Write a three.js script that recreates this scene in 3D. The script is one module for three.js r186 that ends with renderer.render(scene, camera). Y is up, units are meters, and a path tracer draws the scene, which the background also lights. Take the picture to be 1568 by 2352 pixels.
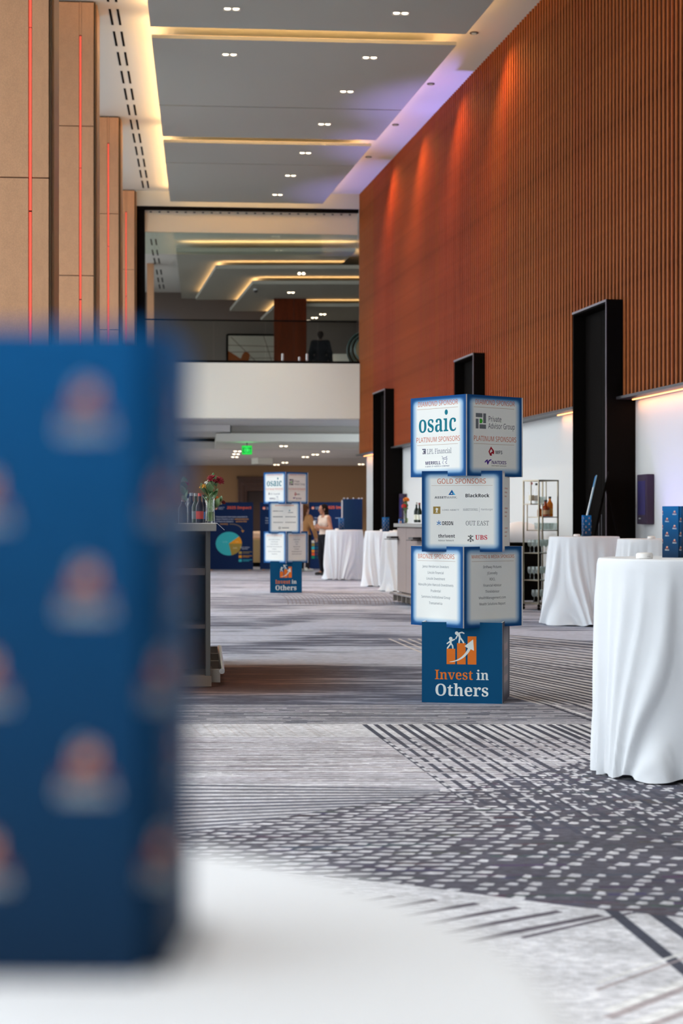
import * as THREE from 'three';
import { RoundedBoxGeometry } from 'three/addons/geometries/RoundedBoxGeometry.js';
import { mergeGeometries, toCreasedNormals } from 'three/addons/utils/BufferGeometryUtils.js';
import { MarchingCubes } from 'three/addons/objects/MarchingCubes.js';
import { RectAreaLightUniformsLib } from 'three/addons/lights/RectAreaLightUniformsLib.js';

// ---------------------------------------------------------------- camera, sky, exposure
const W = 1568, H = 2352, F = 3800, HOR = 1198, EYE = 1.25;      // photograph size, focal length and horizon in its pixels
const scene = new THREE.Scene();
const camera = new THREE.PerspectiveCamera(2 * Math.atan(H / 2 / F) * 180 / Math.PI, W / H, 0.05, 300);
camera.position.set(0, EYE, 0);
camera.setViewOffset(W, H, 0, -(HOR - H / 2), W, H);
camera.focus = 11.4;
camera.userData.fStop = 3.1;
scene.background = new THREE.Color(0.86, 0.94, 1.0);
scene.backgroundIntensity = 4.9;                                  // bright overcast sky outside the window wall
const EXPOSURE = 0.9;
const renderer = new THREE.WebGLRenderer({ antialias: true });
renderer.toneMapping = THREE.LinearToneMapping;
renderer.toneMappingExposure = EXPOSURE;
renderer.shadowMap.enabled = true;
RectAreaLightUniformsLib.init();
const WARM = new THREE.Color(1.0, 0.56, 0.23), LAMP = new THREE.Color(1.0, 0.84, 0.66), RED = new THREE.Color(1.0, 0.16, 0.06),
  ORANGE = new THREE.Color(1.0, 0.36, 0.12), VIOLET = new THREE.Color(0.36, 0.28, 1.0);

// ---------------------------------------------------------------- helpers
const V = (x, y, z) => new THREE.Vector3(x, y, z);
let seed = 7;
const rnd = () => { seed = (seed * 1664525 + 1013904223) % 4294967296; return seed / 4294967296; };
const rr = (a, b) => a + (b - a) * rnd();
const names = {};
const numbered = (n) => { const k = names[n] = (names[n] ?? -1) + 1; return k ? `${n}_${String(k).padStart(3, '0')}` : n; };
const shade = (o) => { o.traverse((c) => { if (c.isMesh) { c.castShadow = true; c.receiveShadow = true; } }); return o; };
function thing(name, label, category, [x, y, z] = [0, 0, 0], turn = 0, group) {
  const o = new THREE.Group(); o.name = numbered(name); scene.add(o); o.position.set(x, y, z); o.rotation.y = turn;
  o.userData = { label, category }; if (group) o.userData.group = group;
  return o;
}
function struct(name, label, [x, y, z] = [0, 0, 0], turn = 0) {
  const o = new THREE.Group(); o.name = numbered(name); scene.add(o); o.position.set(x, y, z); o.rotation.y = turn;
  o.userData = { label, kind: 'structure' };
  return o;
}
function part(name, geo, mat, parent, x = 0, y = 0, z = 0, ry = 0) {
  const m = new THREE.Mesh(Array.isArray(geo) ? merge(geo) : geo, mat); m.name = name; m.position.set(x, y, z); m.rotation.y = ry; parent.add(m);
  m.castShadow = m.receiveShadow = true;
  return m;
}
function copyOf(root, [x, y, z], turn, label, group) {
  const r = root.clone(); r.name = numbered(root.name.replace(/_\d{3}$/, '')); r.userData = { ...root.userData }; scene.add(r); r.position.set(x, y, z); r.rotation.y = turn;
  if (label) r.userData.label = label;
  if (group) r.userData.group = group;
  return r;
}
const plain = (g) => { g = g.index ? g.toNonIndexed() : g; for (const k of Object.keys(g.attributes)) if (!['position', 'normal', 'uv'].includes(k)) g.deleteAttribute(k); return g; };
const merge = (gs) => mergeGeometries(gs.map(plain));
const box = (w, h, d, x = 0, y = 0, z = 0) => new THREE.BoxGeometry(w, h, d).translate(x, y, z);
const span = (x0, x1, y0, y1, z0, z1) => box(x1 - x0, y1 - y0, z1 - z0, (x0 + x1) / 2, (y0 + y1) / 2, (z0 + z1) / 2);
const rbox = (w, h, d, x = 0, y = 0, z = 0, r = 0.006, s = 2) => new RoundedBoxGeometry(w, h, d, s, Math.min(r, w / 2.1, h / 2.1, d / 2.1)).translate(x, y, z);
const cyl = (r0, r1, h, x = 0, y = 0, z = 0, n = 20) => new THREE.CylinderGeometry(r0, r1, h, n).translate(x, y, z);
const lathe = (pts, n = 24) => new THREE.LatheGeometry(pts.map(([a, b]) => new THREE.Vector2(a, b)), n);
const tube = (pts, r, n = 16, k = 8) => new THREE.TubeGeometry(new THREE.CatmullRomCurve3(pts.map((p) => V(...p))), n, r, k);
const ball = (r, x, y, z, sx = 1, sy = 1, sz = 1, a = 14, b = 10) => new THREE.SphereGeometry(r, a, b).scale(sx, sy, sz).translate(x, y, z);
function prism(pts, y0, y1) {            // polygon of [x, z] points raised from y0 to y1
  const s = new THREE.Shape(pts.map(([x, z]) => new THREE.Vector2(x, -z)));
  return new THREE.ExtrudeGeometry(s, { depth: y1 - y0, bevelEnabled: false }).rotateX(-Math.PI / 2).translate(0, y0, 0);
}
const std = (color, roughness = 0.7, more = {}) => new THREE.MeshStandardMaterial({ color: Array.isArray(color) ? new THREE.Color(...color) : color, roughness, ...more });
const matte = (color, more = {}) => new THREE.MeshPhysicalMaterial({ color: Array.isArray(color) ? new THREE.Color(...color) : color, roughness: 0.8, specularIntensity: 0.25, ...more });
const glow = (color, k) => new THREE.MeshStandardMaterial({ color: 0x222222, emissive: color, emissiveIntensity: k, roughness: 0.6 });
const glassPane = (tint = 0xf2fbf6, rough = 0.02) => new THREE.MeshPhysicalMaterial({ color: tint, roughness: rough, transmission: 1, thickness: 0, ior: 1.5 });

// The hall: its axis is turned 4.67 degrees, its right wall 9.85 degrees from the camera's view.
const TH = 4.67 * Math.PI / 180, TW = 9.85 * Math.PI / 180, CS = Math.cos(TH), SN = Math.sin(TH);
const hp = (u, v) => [u * CS - v * SN, -u * SN - v * CS];        // hall (across, along) to world [x, z]
const uv = (x, z) => [x * CS - z * SN, -x * SN - z * CS];        // and back
const WALLX = 7.5, WEND = 41.4;
const wp = (s, x = 0) => [WALLX + x * Math.cos(TW) - s * Math.sin(TW), -x * Math.sin(TW) - s * Math.cos(TW)];   // right wall (along, behind its face)
const at = (px, py, d) => [(px - 784) / F * d, EYE - (py - HOR) / F * d, -d];  // a point measured in the photograph, at distance d

// ---------------------------------------------------------------- textures
function canvasTex(w, h, draw, repeat) {
  const c = document.createElement('canvas'); c.width = w; c.height = h;
  draw(c.getContext('2d'), w, h);
  const t = new THREE.CanvasTexture(c); t.colorSpace = THREE.SRGBColorSpace;
  if (repeat) { t.wrapS = t.wrapT = THREE.RepeatWrapping; t.repeat.set(...repeat); }
  return t;
}
const rgb = (r, g, b, a = 1) => `rgba(${Math.round(r)},${Math.round(g)},${Math.round(b)},${a})`;
function noiseTex(w, h, f, repeat = [1, 1], srgb = false) {
  const d = new Uint8Array(w * h * 4);
  for (let y = 0, i = 0; y < h; y++) for (let x = 0; x < w; x++, i += 4) { const c = f(x, y); d[i] = c[0]; d[i + 1] = c[1]; d[i + 2] = c[2]; d[i + 3] = 255; }
  const t = new THREE.DataTexture(d, w, h); t.magFilter = THREE.LinearFilter; t.minFilter = THREE.LinearFilter; t.wrapS = t.wrapT = THREE.RepeatWrapping; t.repeat.set(...repeat);
  if (srgb) t.colorSpace = THREE.SRGBColorSpace; t.needsUpdate = true;
  return t;
}
const hash = (x, y) => { let n = (x * 374761393 + y * 668265263) | 0; n = Math.imul(n ^ (n >>> 13), 1274126177); return ((n ^ (n >>> 16)) >>> 0) / 4294967296; };
function vnoise(x, y, px = 1e9, py = 1e9) {
  const m = (a, b) => ((a % b) + b) % b;
  const ix = Math.floor(x), iy = Math.floor(y), fx = x - ix, fy = y - iy, a = fx * fx * (3 - 2 * fx), b = fy * fy * (3 - 2 * fy);
  const h = (i, j) => hash(m(i, px), m(j, py));
  return (h(ix, iy) * (1 - a) + h(ix + 1, iy) * a) * (1 - b) + (h(ix, iy + 1) * (1 - a) + h(ix + 1, iy + 1) * a) * b;
}
// vertical wood grain
const grain = noiseTex(128, 512, (x, y) => { const g = 205 + 50 * vnoise(x / 3, y / 60, 43, 9) * vnoise(x / 11, y / 128, 12, 4) - 26 * (vnoise(x / 1.6, y / 22, 80, 23) > 0.7 ? 1 : 0); return [g, g * 0.97, g * 0.93]; }, [1, 1], true);
const weave = noiseTex(64, 64, (x, y) => { const g = 120 + 80 * Math.sin(x * Math.PI / 2) * Math.sin(y * Math.PI / 2) + 50 * hash(x, y); return [g, g, g]; }, [60, 60]);
const leather = noiseTex(256, 256, (x, y) => { const g = 225 + 20 * vnoise(x / 2, y / 2, 128, 128) - 6 * vnoise(x / 32, y / 32, 8, 8); return [g, g, g]; }, [1, 2], true);

const M = {
  plaster: std([0.80, 0.79, 0.75], 0.9), perimeter: std([0.60, 0.61, 0.55], 0.92), cloud: std([0.44, 0.44, 0.375], 0.92), joint: std([0.06, 0.055, 0.05], 0.9),
  white: std([0.70, 0.71, 0.70], 0.9), cream: std([0.90, 0.90, 0.79], 0.9), black: matte([0.006, 0.005, 0.0045], { specularIntensity: 0.06 }), darkMetal: std([0.05, 0.045, 0.05], 0.4, { metalness: 0.4 }),
  bronze: std([0.58, 0.34, 0.18], 0.38, { metalness: 0.45 }), brownWall: std([0.44, 0.25, 0.12], 0.9), taupe: std([0.20, 0.18, 0.17], 0.9),
  backing: matte([0.055, 0.012, 0.004]), redwood: std([0.30, 0.075, 0.022], 0.6, { map: grain }), tan: matte([0.85, 0.475, 0.265], { map: leather }),
  cloth: std([0.77, 0.79, 0.82], 0.85, { bumpMap: weave, bumpScale: 0.0002, side: THREE.DoubleSide }),
  chrome: std([0.62, 0.60, 0.56], 0.22, { metalness: 1 }), brass: std([0.46, 0.40, 0.30], 0.28, { metalness: 1 }), puck: std([0.86, 0.84, 0.82], 0.45),
  barStone: matte([0.31, 0.25, 0.235]), barDark: matte([0.05, 0.042, 0.038]), barEdge: matte([0.115, 0.11, 0.105]), barTop: std([0.27, 0.26, 0.245], 0.4),
  navy: matte([0.010, 0.032, 0.082]), silver: std([0.72, 0.72, 0.72], 0.3, { metalness: 0.8 }), paper: std([0.85, 0.85, 0.84], 0.8),
  glass: glassPane(0xf4faf7), bottleGlass: new THREE.MeshPhysicalMaterial({ color: 0xffffff, roughness: 0.03, transmission: 1, thickness: 0, ior: 1.45 }),
  skin: std([0.50, 0.27, 0.17], 0.6), hair: std([0.022, 0.014, 0.010], 0.55), suit: matte([0.006, 0.012, 0.015], 0.8),
  green: std([0.06, 0.17, 0.045], 0.55, { side: THREE.DoubleSide }), paleGreen: std([0.22, 0.34, 0.16], 0.6, { side: THREE.DoubleSide }), stem: std([0.14, 0.26, 0.07], 0.6),
};
const woods = [[0.48, 0.098, 0.044], [0.51, 0.112, 0.052], [0.51, 0.124, 0.046], [0.51, 0.140, 0.042], [0.51, 0.160, 0.046]].map((c) => matte(c, { map: grain, roughness: 0.6 }));

// ---------------------------------------------------------------- carpet
const S2 = (a, b, t) => { t = Math.min(1, Math.max(0, (t - a) / (b - a))); return t * t * (3 - 2 * t); };
const CX0 = -3.0, CW = 7.3, DA = 4.0, DB = 11.3, DC = 62;
const floorAt = (px, py) => { const d = EYE * F / (py - HOR); return [(px - 784) / F * d, d]; };
function fibres(c, w, h, amount, sx, sy) {
  const im = c.getImageData(0, 0, w, h), d = im.data;
  for (let y = 0, i = 0; y < h; y++) for (let x = 0; x < w; x++, i += 4) {
    const n = (hash(x, y) - 0.5) * 0.55 + (vnoise(x / sx, y / sy) - 0.5) * 0.75 + (vnoise(x / 90, y / 50) - 0.5) * 0.5, k = 1 + amount * n;
    d[i] *= k; d[i + 1] *= k; d[i + 2] *= k;
  }
  c.putImageData(im, 0, 0);
}
const carpetNear = canvasTex(2048, 2048, (c, w, h) => {
  const k = w / CW, P = ([x, d]) => [(x - CX0) * k, (DB - d) * k], I = (px, py) => P(floorAt(px, py));
  const LIGHT = [218, 218, 223], MID = [178, 177, 187], SLATE = [76, 78, 93], INK = [56, 60, 74];
  const mix = (a, b, t) => rgb(a[0] + (b[0] - a[0]) * t, a[1] + (b[1] - a[1]) * t, a[2] + (b[2] - a[2]) * t);
  const line = (a, b, wd, col, dash) => { c.strokeStyle = col; c.lineWidth = wd * k; c.setLineDash(dash ? dash.map((q) => q * k) : []); c.beginPath(); c.moveTo(...a); c.lineTo(...b); c.stroke(); };
  const poly = (pts, fill) => { c.beginPath(); pts.forEach((p, i) => (i ? c.lineTo(...p) : c.moveTo(...p))); c.closePath(); if (fill) { c.fillStyle = fill; c.fill(); } };
  c.fillStyle = mix(LIGHT, MID, 0.12); c.fillRect(0, 0, w, h);
  // far band of stripes lying across the view
  c.fillStyle = mix(SLATE, MID, 0.45); c.fillRect(0, 0, w, (DB - 10.22) * k);
  for (let d = 10.24; d < 11.3; d += rr(0.035, 0.075)) for (let x = -3; x < 4.3;) { const l = rr(0.5, 2.8); line(P([x, d]), P([x + l, d + rr(-0.008, 0.008)]), rr(0.018, 0.034), mix(LIGHT, MID, rnd() * 0.7 + (d > 10.9 ? 0.35 : 0))); x += l + rr(0.02, 0.3); }
  for (let d = 10.26; d < 11.3; d += rr(0.06, 0.13)) for (let x = -3; x < 4.3;) { const l = rr(0.4, 2.2); line(P([x, d]), P([x + l, d]), rr(0.014, 0.028), mix(INK, SLATE, rnd())); x += l + rr(0.1, 0.8); }
  // pale band, then fine stripes
  c.fillStyle = mix(LIGHT, MID, 0.05); c.fillRect(0, (DB - 10.22) * k, w, 0.62 * k);
  for (let i = 0; i < 60; i++) { const x = rr(-3, 4.3); line(P([x, 10.2]), P([x + 0.12, 9.62]), 0.012, rgb(188, 180, 180, 0.35)); }
  for (let d = 9.58; d > 4.0; d -= 0.047) { c.fillStyle = rgb(128, 124, 138, 0.6); for (let x = -3; x < 4.3;) { const l = rr(0.5, 2.4), y = (DB - d + (x < 0.2 ? 0.03 * (9.6 - d) * (x + 1) : 0)) * k; c.fillRect((x - CX0) * k, y, l * k, rr(0.017, 0.027) * k); x += l + rr(0, 0.25); } }
  for (let i = 0; i < 260; i++) { const x = rr(-3, 1.2), d = rr(8.0, 9.5); line(P([x, d]), P([x + rr(0.1, 0.5), d]), 0.02, rgb(120, 108, 112, 0.4)); }
  // fanned stripes at the left, before the woven patch
  c.save(); poly([I(200, 1795), I(1010, 1812), I(1010, 1840), I(200, 1960)]); c.clip(); c.fillStyle = mix(LIGHT, MID, 0.3); c.fillRect(0, 0, w, h);
  for (let i = 0; i < 15; i++) line(I(300, 1802 + i * 9.5), I(1040, 1812 + i * 4.6), rr(0.035, 0.05), mix(SLATE, MID, rr(0.15, 0.45)));
  c.restore();
  // pale ground nearest the camera with its dark rays
  poly([I(-200, 1985), I(600, 1985), I(900, 2028), I(1330, 2084), I(1700, 2120), I(2200, 2120), I(2200, 2700), I(-400, 2700)], mix(LIGHT, MID, 0.08));
  for (let i = 0; i < 9; i++) line(I(560 + i * 95 - 430, 2055 + i * 14 + 30), I(560 + i * 95 + 60, 2030 + i * 9), 0.035, rgb(96, 90, 100, 0.95));
  line(I(1198, 2154), I(1462, 2094), 0.02, rgb(96, 88, 100, 1)); line(I(1390, 2080), I(1640, 2285), 0.042, mix(INK, SLATE, 0.5)); line(I(1490, 2088), I(1760, 2280), 0.046, mix(INK, SLATE, 0.5));
  for (const [x0, y0, x1, y1, q] of [[1370, 2258, 1640, 2164, 0.016], [1395, 2322, 1660, 2222, 0.036], [1430, 2362, 1700, 2262, 0.04], [1480, 2395, 1740, 2310, 0.044]]) { line(I(x0, y0 + 16), I(x1, y1 + 12), q * 0.9, rgb(160, 148, 150, 0.8)); line(I(x0, y0), I(x1, y1), q, rgb(230, 230, 230)); }
  // woven slate patch with rows of pale dashes
  const patch = [I(100, 1975), I(420, 1915), I(700, 1868), I(1000, 1820), I(1200, 1780), I(1330, 1752), I(1460, 1745), I(1700, 1770), I(1900, 1800), I(1900, 2140), I(1330, 2084), I(900, 2028), I(600, 1998), I(100, 2010)];
  c.save(); poly(patch, rgb(88, 86, 98)); c.clip();
  for (let i = 0; i < 900; i++) { const x = rr(-1.6, 3.2), d = rr(4.6, 8.6); line(P([x, d]), P([x + rr(0.05, 0.3), d + rr(-0.02, 0.02)]), rr(0.01, 0.03), rgb(58 + rr(0, 34), 58 + rr(0, 32), 70 + rr(0, 34), 0.8)); }
  for (let r = 0, d = 4.5; d < 8.9; d += 0.068, r++) for (let q = 0, x = -1.8; x < 3.6; x += 0.088, q++) {
    const xx = x + (r % 2) * 0.044 + (d - 6) * -0.16 + rr(-0.012, 0.012), [px] = [784 + xx / d * F], right = S2(950, 1350, px + (6.6 - d) * 90), keep = rnd();
    if (keep < right * 0.3) continue;
    const a = 0.044 * (1 - right * 0.42) * rr(0.6, 1.2), b = 0.025 * rr(0.65, 1.25) * (1 + right * 0.35), [cx, cy] = P([xx, d + 0.05 * Math.sin(xx * 2.2) + rr(-0.01, 0.01)]);
    c.fillStyle = mix(LIGHT, MID, rr(0, 0.5)); c.beginPath(); c.moveTo(cx - a * 1.15 * k, cy + 0.35 * b * k); c.lineTo(cx - 0.2 * a * k, cy - 0.75 * b * k); c.lineTo(cx + a * k, cy - 0.45 * b * k); c.lineTo(cx + 0.7 * a * k, cy + 0.7 * b * k); c.lineTo(cx - 0.1 * a * k, cy + 0.8 * b * k); c.fill();
  }
  c.restore();
  // dark parallel stripes running away from the camera, right of the middle
  for (let i = 0; i < 32; i++) {
    const x0 = 0.15 + i * 0.07 + rr(-0.012, 0.012), far = 10.2, near = i < 2 ? 7.3 : rr(5.2, 7.2), wd = rr(0.022, 0.04);
    line(P([x0, far]), P([x0 + 0.15 * (far - 9.3), 9.3]), wd, mix(INK, SLATE, rr(0.2, 0.9)));
    line(P([x0 + 0.15 * (far - 9.3), 9.3]), P([x0 + 0.15 * (far - near), near]), wd * 0.9, mix(INK, SLATE, rr(0.3, 1)), i % 3 ? [0.16, 0.05, 0.3, 0.04] : [0.5, 0.04]);
    if (i % 2) line(P([x0 + 0.04, 9.5]), P([x0 + 0.04 + 0.15 * 2.6, 6.9]), 0.02, mix(LIGHT, MID, 0.3), [0.1, 0.06]);
  }
  // pale diagonal lines over the far stripes, at the right
  for (let i = 0; i < 12; i++) { const x = 1.45 + i * 0.19; line(P([x, 11.3]), P([x + 0.2, 10.22]), 0.035, mix(LIGHT, MID, 0.1)); line(P([x - 0.05, 11.3]), P([x + 0.15, 10.22]), 0.03, mix(INK, SLATE, 0.5)); }
  fibres(c, w, h, 0.30, 7, 4);
});
const carpetFar = canvasTex(1024, 2048, (c, w, h) => {
  const kx = w / CW, ky = h / (DC - DB), P = ([x, d]) => [(x - CX0) * kx, (DC - d) * ky], I = (px, py) => P(floorAt(px, py));
  const im = c.createImageData(w, h);
  // tone of the bands along the view, browner at the near left: distance, pale share, brown share
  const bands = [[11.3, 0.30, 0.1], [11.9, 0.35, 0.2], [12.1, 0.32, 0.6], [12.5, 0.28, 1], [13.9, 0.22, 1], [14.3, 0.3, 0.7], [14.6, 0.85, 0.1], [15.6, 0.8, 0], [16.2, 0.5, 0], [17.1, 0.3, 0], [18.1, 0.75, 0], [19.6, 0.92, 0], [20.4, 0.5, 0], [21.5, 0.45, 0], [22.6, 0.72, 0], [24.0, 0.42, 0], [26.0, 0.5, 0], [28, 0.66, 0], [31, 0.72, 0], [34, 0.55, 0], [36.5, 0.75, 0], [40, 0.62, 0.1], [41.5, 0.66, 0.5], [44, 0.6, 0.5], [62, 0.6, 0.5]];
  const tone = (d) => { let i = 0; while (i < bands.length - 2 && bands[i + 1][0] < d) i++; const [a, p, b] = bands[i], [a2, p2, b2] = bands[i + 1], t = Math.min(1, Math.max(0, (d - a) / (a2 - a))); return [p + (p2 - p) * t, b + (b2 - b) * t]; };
  for (let y = 0, i = 0; y < h; y++) for (let x = 0; x < w; x++, i += 4) {
    const d = DC - y / ky, X = CX0 + x / kx, wob = (vnoise(X * 0.8 + 3, d * 0.15) - 0.5) * (0.9 + d * 0.05);
    let [p, b] = tone(d + wob * (d > 15 ? 1.6 : 0.25));
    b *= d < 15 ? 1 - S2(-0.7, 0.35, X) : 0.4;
    if (d > 12 && d < 14.4) p += 0.22 * S2(-0.2, 0.9, X);
    const st = vnoise(X * 4 + 40, d * 38) * 0.42 + vnoise(X * 1.5, d * 15 + X * 0.9) * 0.33 + vnoise(X * 0.6 + 9, d * 5) * 0.25, s = S2(0.24, 0.74, st + (p - 0.5) * 0.8) * 0.85 + vnoise(X * 30, d * 30) * 0.15;
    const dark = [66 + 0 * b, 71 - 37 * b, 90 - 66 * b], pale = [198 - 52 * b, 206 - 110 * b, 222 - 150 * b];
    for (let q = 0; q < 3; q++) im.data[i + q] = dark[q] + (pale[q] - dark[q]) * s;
    im.data[i + 3] = 255;
  }
  c.putImageData(im, 0, 0);
  const line = (a, b, wd, col) => { c.strokeStyle = col; c.lineWidth = wd; c.beginPath(); c.moveTo(...a); c.lineTo(...b); c.stroke(); };
  // fan of pale and dark lines right of the near tower
  for (let i = 0; i < 56; i++) { const t = i / 55, y0 = 1460 + 130 * t + rr(-1, 1), y1 = 1482 + 190 * t; const a = I(1120, y0 - 6), b = I(1440, y1); if (a[1] > h + 40) continue; line(a, b, rr(2.6, 4.6), i % 2 ? rgb(206, 204, 205, 0.95) : rgb(60, 62, 74, 0.9)); }
  for (let i = 0; i < 6; i++) line(I(893 + i * 22, 1467), I(985 + i * 30, 1506 + i * 2), 4, rgb(214, 208, 204, 0.9));
  for (let i = 0; i < 34; i++) { const x = 640 + i * 9; c.strokeStyle = rgb(96, 92, 98, 0.75); c.lineWidth = 2.2; c.beginPath(); c.moveTo(...I(x, 1364 + rr(-1, 1))); c.quadraticCurveTo(...I(x + 22, 1370), ...I(x + 24 + rr(-3, 3), 1388)); c.stroke(); }
});

// ---------------------------------------------------------------- the setting: floor, walls, ceiling
const HC = 9.3, CLOUD = 8.95;                                     // perimeter ceiling, underside of the hanging ceiling panels
const rightAt = (v, x) => { const a = uv(...wp(0, x))[1], b = uv(...wp(1, x))[1]; return wp((v - a) / (b - a), x); };   // point of the right wall (x behind its face) at v
function carpetSheet(name, tex, x0, x1, d0, d1, f, parent, rough) {
  const g = new THREE.PlaneGeometry(x1 - x0, d1 - d0).rotateX(-Math.PI / 2).translate((x0 + x1) / 2, 0, -(d0 + d1) / 2), p = g.attributes.position, t = g.attributes.uv;
  for (let i = 0; i < p.count; i++) t.setXY(i, (p.getX(i) - CX0) / CW, f(-p.getZ(i)));
  tex.wrapS = tex.wrapT = THREE.RepeatWrapping;
  return part(name, g, std(0xffffff, rough, { map: tex, bumpMap: pile, bumpScale: 0.0015 }), parent);
}
const pile = noiseTex(256, 256, (x, y) => { const g = 255 * hash(x, y); return [g, g, g]; }, [18, 18]);
const floor = struct('floor', 'patterned grey and slate hotel carpet with pale dashes and stripes');
carpetSheet('carpet', carpetNear, -14, 14, -12, DB, (d) => (d - DA) / (DB - DA), floor, 0.95);
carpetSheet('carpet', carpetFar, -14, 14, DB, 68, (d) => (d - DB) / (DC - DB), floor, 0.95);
part('slab', span(-14, 14, -0.3, -0.003, -68, 12), M.plaster, floor);

// right wall: wood slats above a ledge, white plaster below, black portals
const wallR = struct('wall_right', 'tall wall of vertical orange-brown wood slats above white plaster', [WALLX, 0, 0], TW);
part('wood_backing', span(0.021, 0.5, 2.9, 9.6, -WEND, 12), M.backing, wallR);
part('plaster', span(0.2, 0.5, 0, 2.9, -WEND + 0.02, 12), M.white, wallR);
const PORTALS = [[22.22, 23.68], [29.26, 30.68], [37.08, 38.5]], PTOP = 4.19;
{
  const slat = (y0, y1) => { const s = new THREE.Shape(); s.moveTo(0.022, -0.025); s.lineTo(0.004, -0.025); s.lineTo(0, -0.021); s.lineTo(0, 0.021); s.lineTo(0.004, 0.025); s.lineTo(0.022, 0.025);
    const g = new THREE.ExtrudeGeometry(s, { depth: y1 - y0, bevelEnabled: false }).rotateX(-Math.PI / 2).translate(0, y0, 0), p = g.attributes.position, t = g.attributes.uv;
    for (let i = 0; i < p.count; i++) t.setXY(i, p.getX(i) * 3 + p.getZ(i) * 5, p.getY(i) / 2.2); return g; };
  const tall = slat(2.9, HC), short = slat(PTOP + 0.005, HC);
  for (let s = 17, i = 0; s < WEND - 0.03; s += 0.142, i++) {
    const cut = PORTALS.some(([a, b]) => s > a - 0.03 && s < b + 0.03);
    part('slat', cut ? short : tall, woods[Math.min(4, Math.max(0, Math.floor(vnoise(s * 0.42 + 5, 3) * 6 - 0.5 + rr(-0.7, 0.7))))], wallR, 0, 0, -s);
  }
  // ledge below the slats, broken at the portals
  let from = -12;
  for (const [a, b] of [...PORTALS, [WEND, 99]]) { part('ledge', span(-0.07, 0.2, 2.865, 2.9, -a, -from), M.darkMetal, wallR); from = b; }
}
PORTALS.forEach(([a, b], i) => {
  const d = struct(`door_${i + 1}`, ['nearest tall black portal standing proud of the slatted wall', 'middle black portal, rising behind the near sponsor tower', 'farthest black portal, by the far cocktail tables'][i], [WALLX, 0, 0], TW);
  part('jamb', rbox(0.4, PTOP, 0.045, 0, PTOP / 2, -a - 0.0225, 0.004), M.black, d); part('jamb', rbox(0.4, PTOP, 0.045, 0, PTOP / 2, -b + 0.0225, 0.004), M.black, d);
  part('head', rbox(0.4, 0.05, b - a - 0.09, 0, PTOP - 0.025, -(a + b) / 2, 0.004), M.black, d);
  for (const k of [0, 1]) { const w = (b - a - 0.1) / 2, l = part('door_leaf', rbox(0.045, PTOP - 0.06, w - 0.006, -0.004, (PTOP - 0.06) / 2, -a - 0.05 - w * (k + 0.5), 0.004), M.black, d); part('handle', rbox(0.03, 0.5, 0.02, -0.03, 1.1, -a - 0.05 - w * (k ? 1.08 : 0.92), 0.006), M.darkMetal, l); }
  part('edge_trim', [rbox(0.012, PTOP, 0.02, -0.205, PTOP / 2, -a - 0.01, 0.003), rbox(0.012, 0.03, b - a, -0.205, PTOP - 0.015, -(a + b) / 2, 0.003)], std([0.16, 0.14, 0.17], 0.4), d);
});

// left side: columns stand in front of a wall of tall windows
const wallL = struct('wall_left', 'window wall behind the tan columns', [0, 0, 0], TH);
const U0 = -5.6;
part('sill_wall', span(U0 - 0.25, U0, 0, 0.12, -41, 9), M.plaster, wallL);
part('head_wall', span(U0 - 0.25, U0, 8.5, 9.6, -41, 9), M.plaster, wallL);
const COLV = [3.9, 11.2, 18.5, 25.8, 33.1, 40.38], GL = glassPane(0xffffff);
COLV.concat([-3.4]).forEach((v) => part('pier', span(U0 - 0.25, U0, 0.12, 8.5, -v - 0.25, -v + 0.25), M.plaster, wallL));
for (let i = 0; i < 7; i++) {
  const v0 = [-3.4, ...COLV, -8.8][i < 6 ? i : 7] + 0.25, v1 = v0 + (i < 6 ? 6.8 : 4.9), w = struct(`window_${i + 1}`, 'tall window with dark mullions behind the columns', [0, 0, 0], TH), bars = [];
  for (let k = 0; k <= 4; k++) bars.push(box(0.1, 8.38, 0.06, U0 - 0.12, 4.31, -(v0 + 0.03 + (v1 - v0 - 0.06) * k / 4)));
  for (const y of [0.15, 2.6, 5.6, 8.47]) bars.push(box(0.1, 0.06, v1 - v0, U0 - 0.12, y, -(v0 + v1) / 2));
  part('window_frame', bars, M.darkMetal, w);
  for (let k = 0; k < 4; k++) part('pane', box(0.008, 8.3, (v1 - v0) / 4 - 0.08, U0 - 0.12, 4.31, -(v0 + (v1 - v0) * (k + 0.5) / 4)), GL, w);
}
const wallB = struct('wall_back', 'plain end wall behind the viewer');
part('wall_panel', span(-14, 12, 0, 9.6, 9, 9.3), M.plaster, wallB);
const ground = struct('ground', 'paved terrace outside the windows');
part('paving', span(-60, 60, -0.5, -0.32, -90, 60), std([0.42, 0.41, 0.39], 0.9), ground);

// ceiling: perimeter band, hanging panels with lit gaps, beam at the far end
const ceil = struct('ceiling', 'pale ceiling with hanging grey panels between warm lit coves');
part('perimeter', prism([hp(-5.9, -9.3), wp(-12, 0.5), rightAt(40.5, 0.5), hp(-5.9, 40.5)], HC, HC + 0.3), M.perimeter, ceil);
const CL = -0.867, CR = -0.985;                                   // left and right edges of the hanging panels
const cloudSpan = (v0, v1) => prism([hp(CL, v0), rightAt(v0, CR), rightAt(v1, CR), hp(CL, v1)], CLOUD, CLOUD + 0.055);
for (const [a, b] of [[-2.7, 4.0], [4.6, 11.3], [11.9, 18.6], [19.2, 25.89], [26.5, 30.74], [30.79, 33.24], [33.77, 35.66], [35.7, 40.0]]) part('ceiling_panel', cloudSpan(a, b), M.cloud, ceil);
part('beam', prism([hp(-1.69, 40.5), rightAt(40.5, 0.02), rightAt(40.75, 0.02), hp(-1.69, 40.75)], 8.93, 9.95), M.perimeter, ceil);
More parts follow.
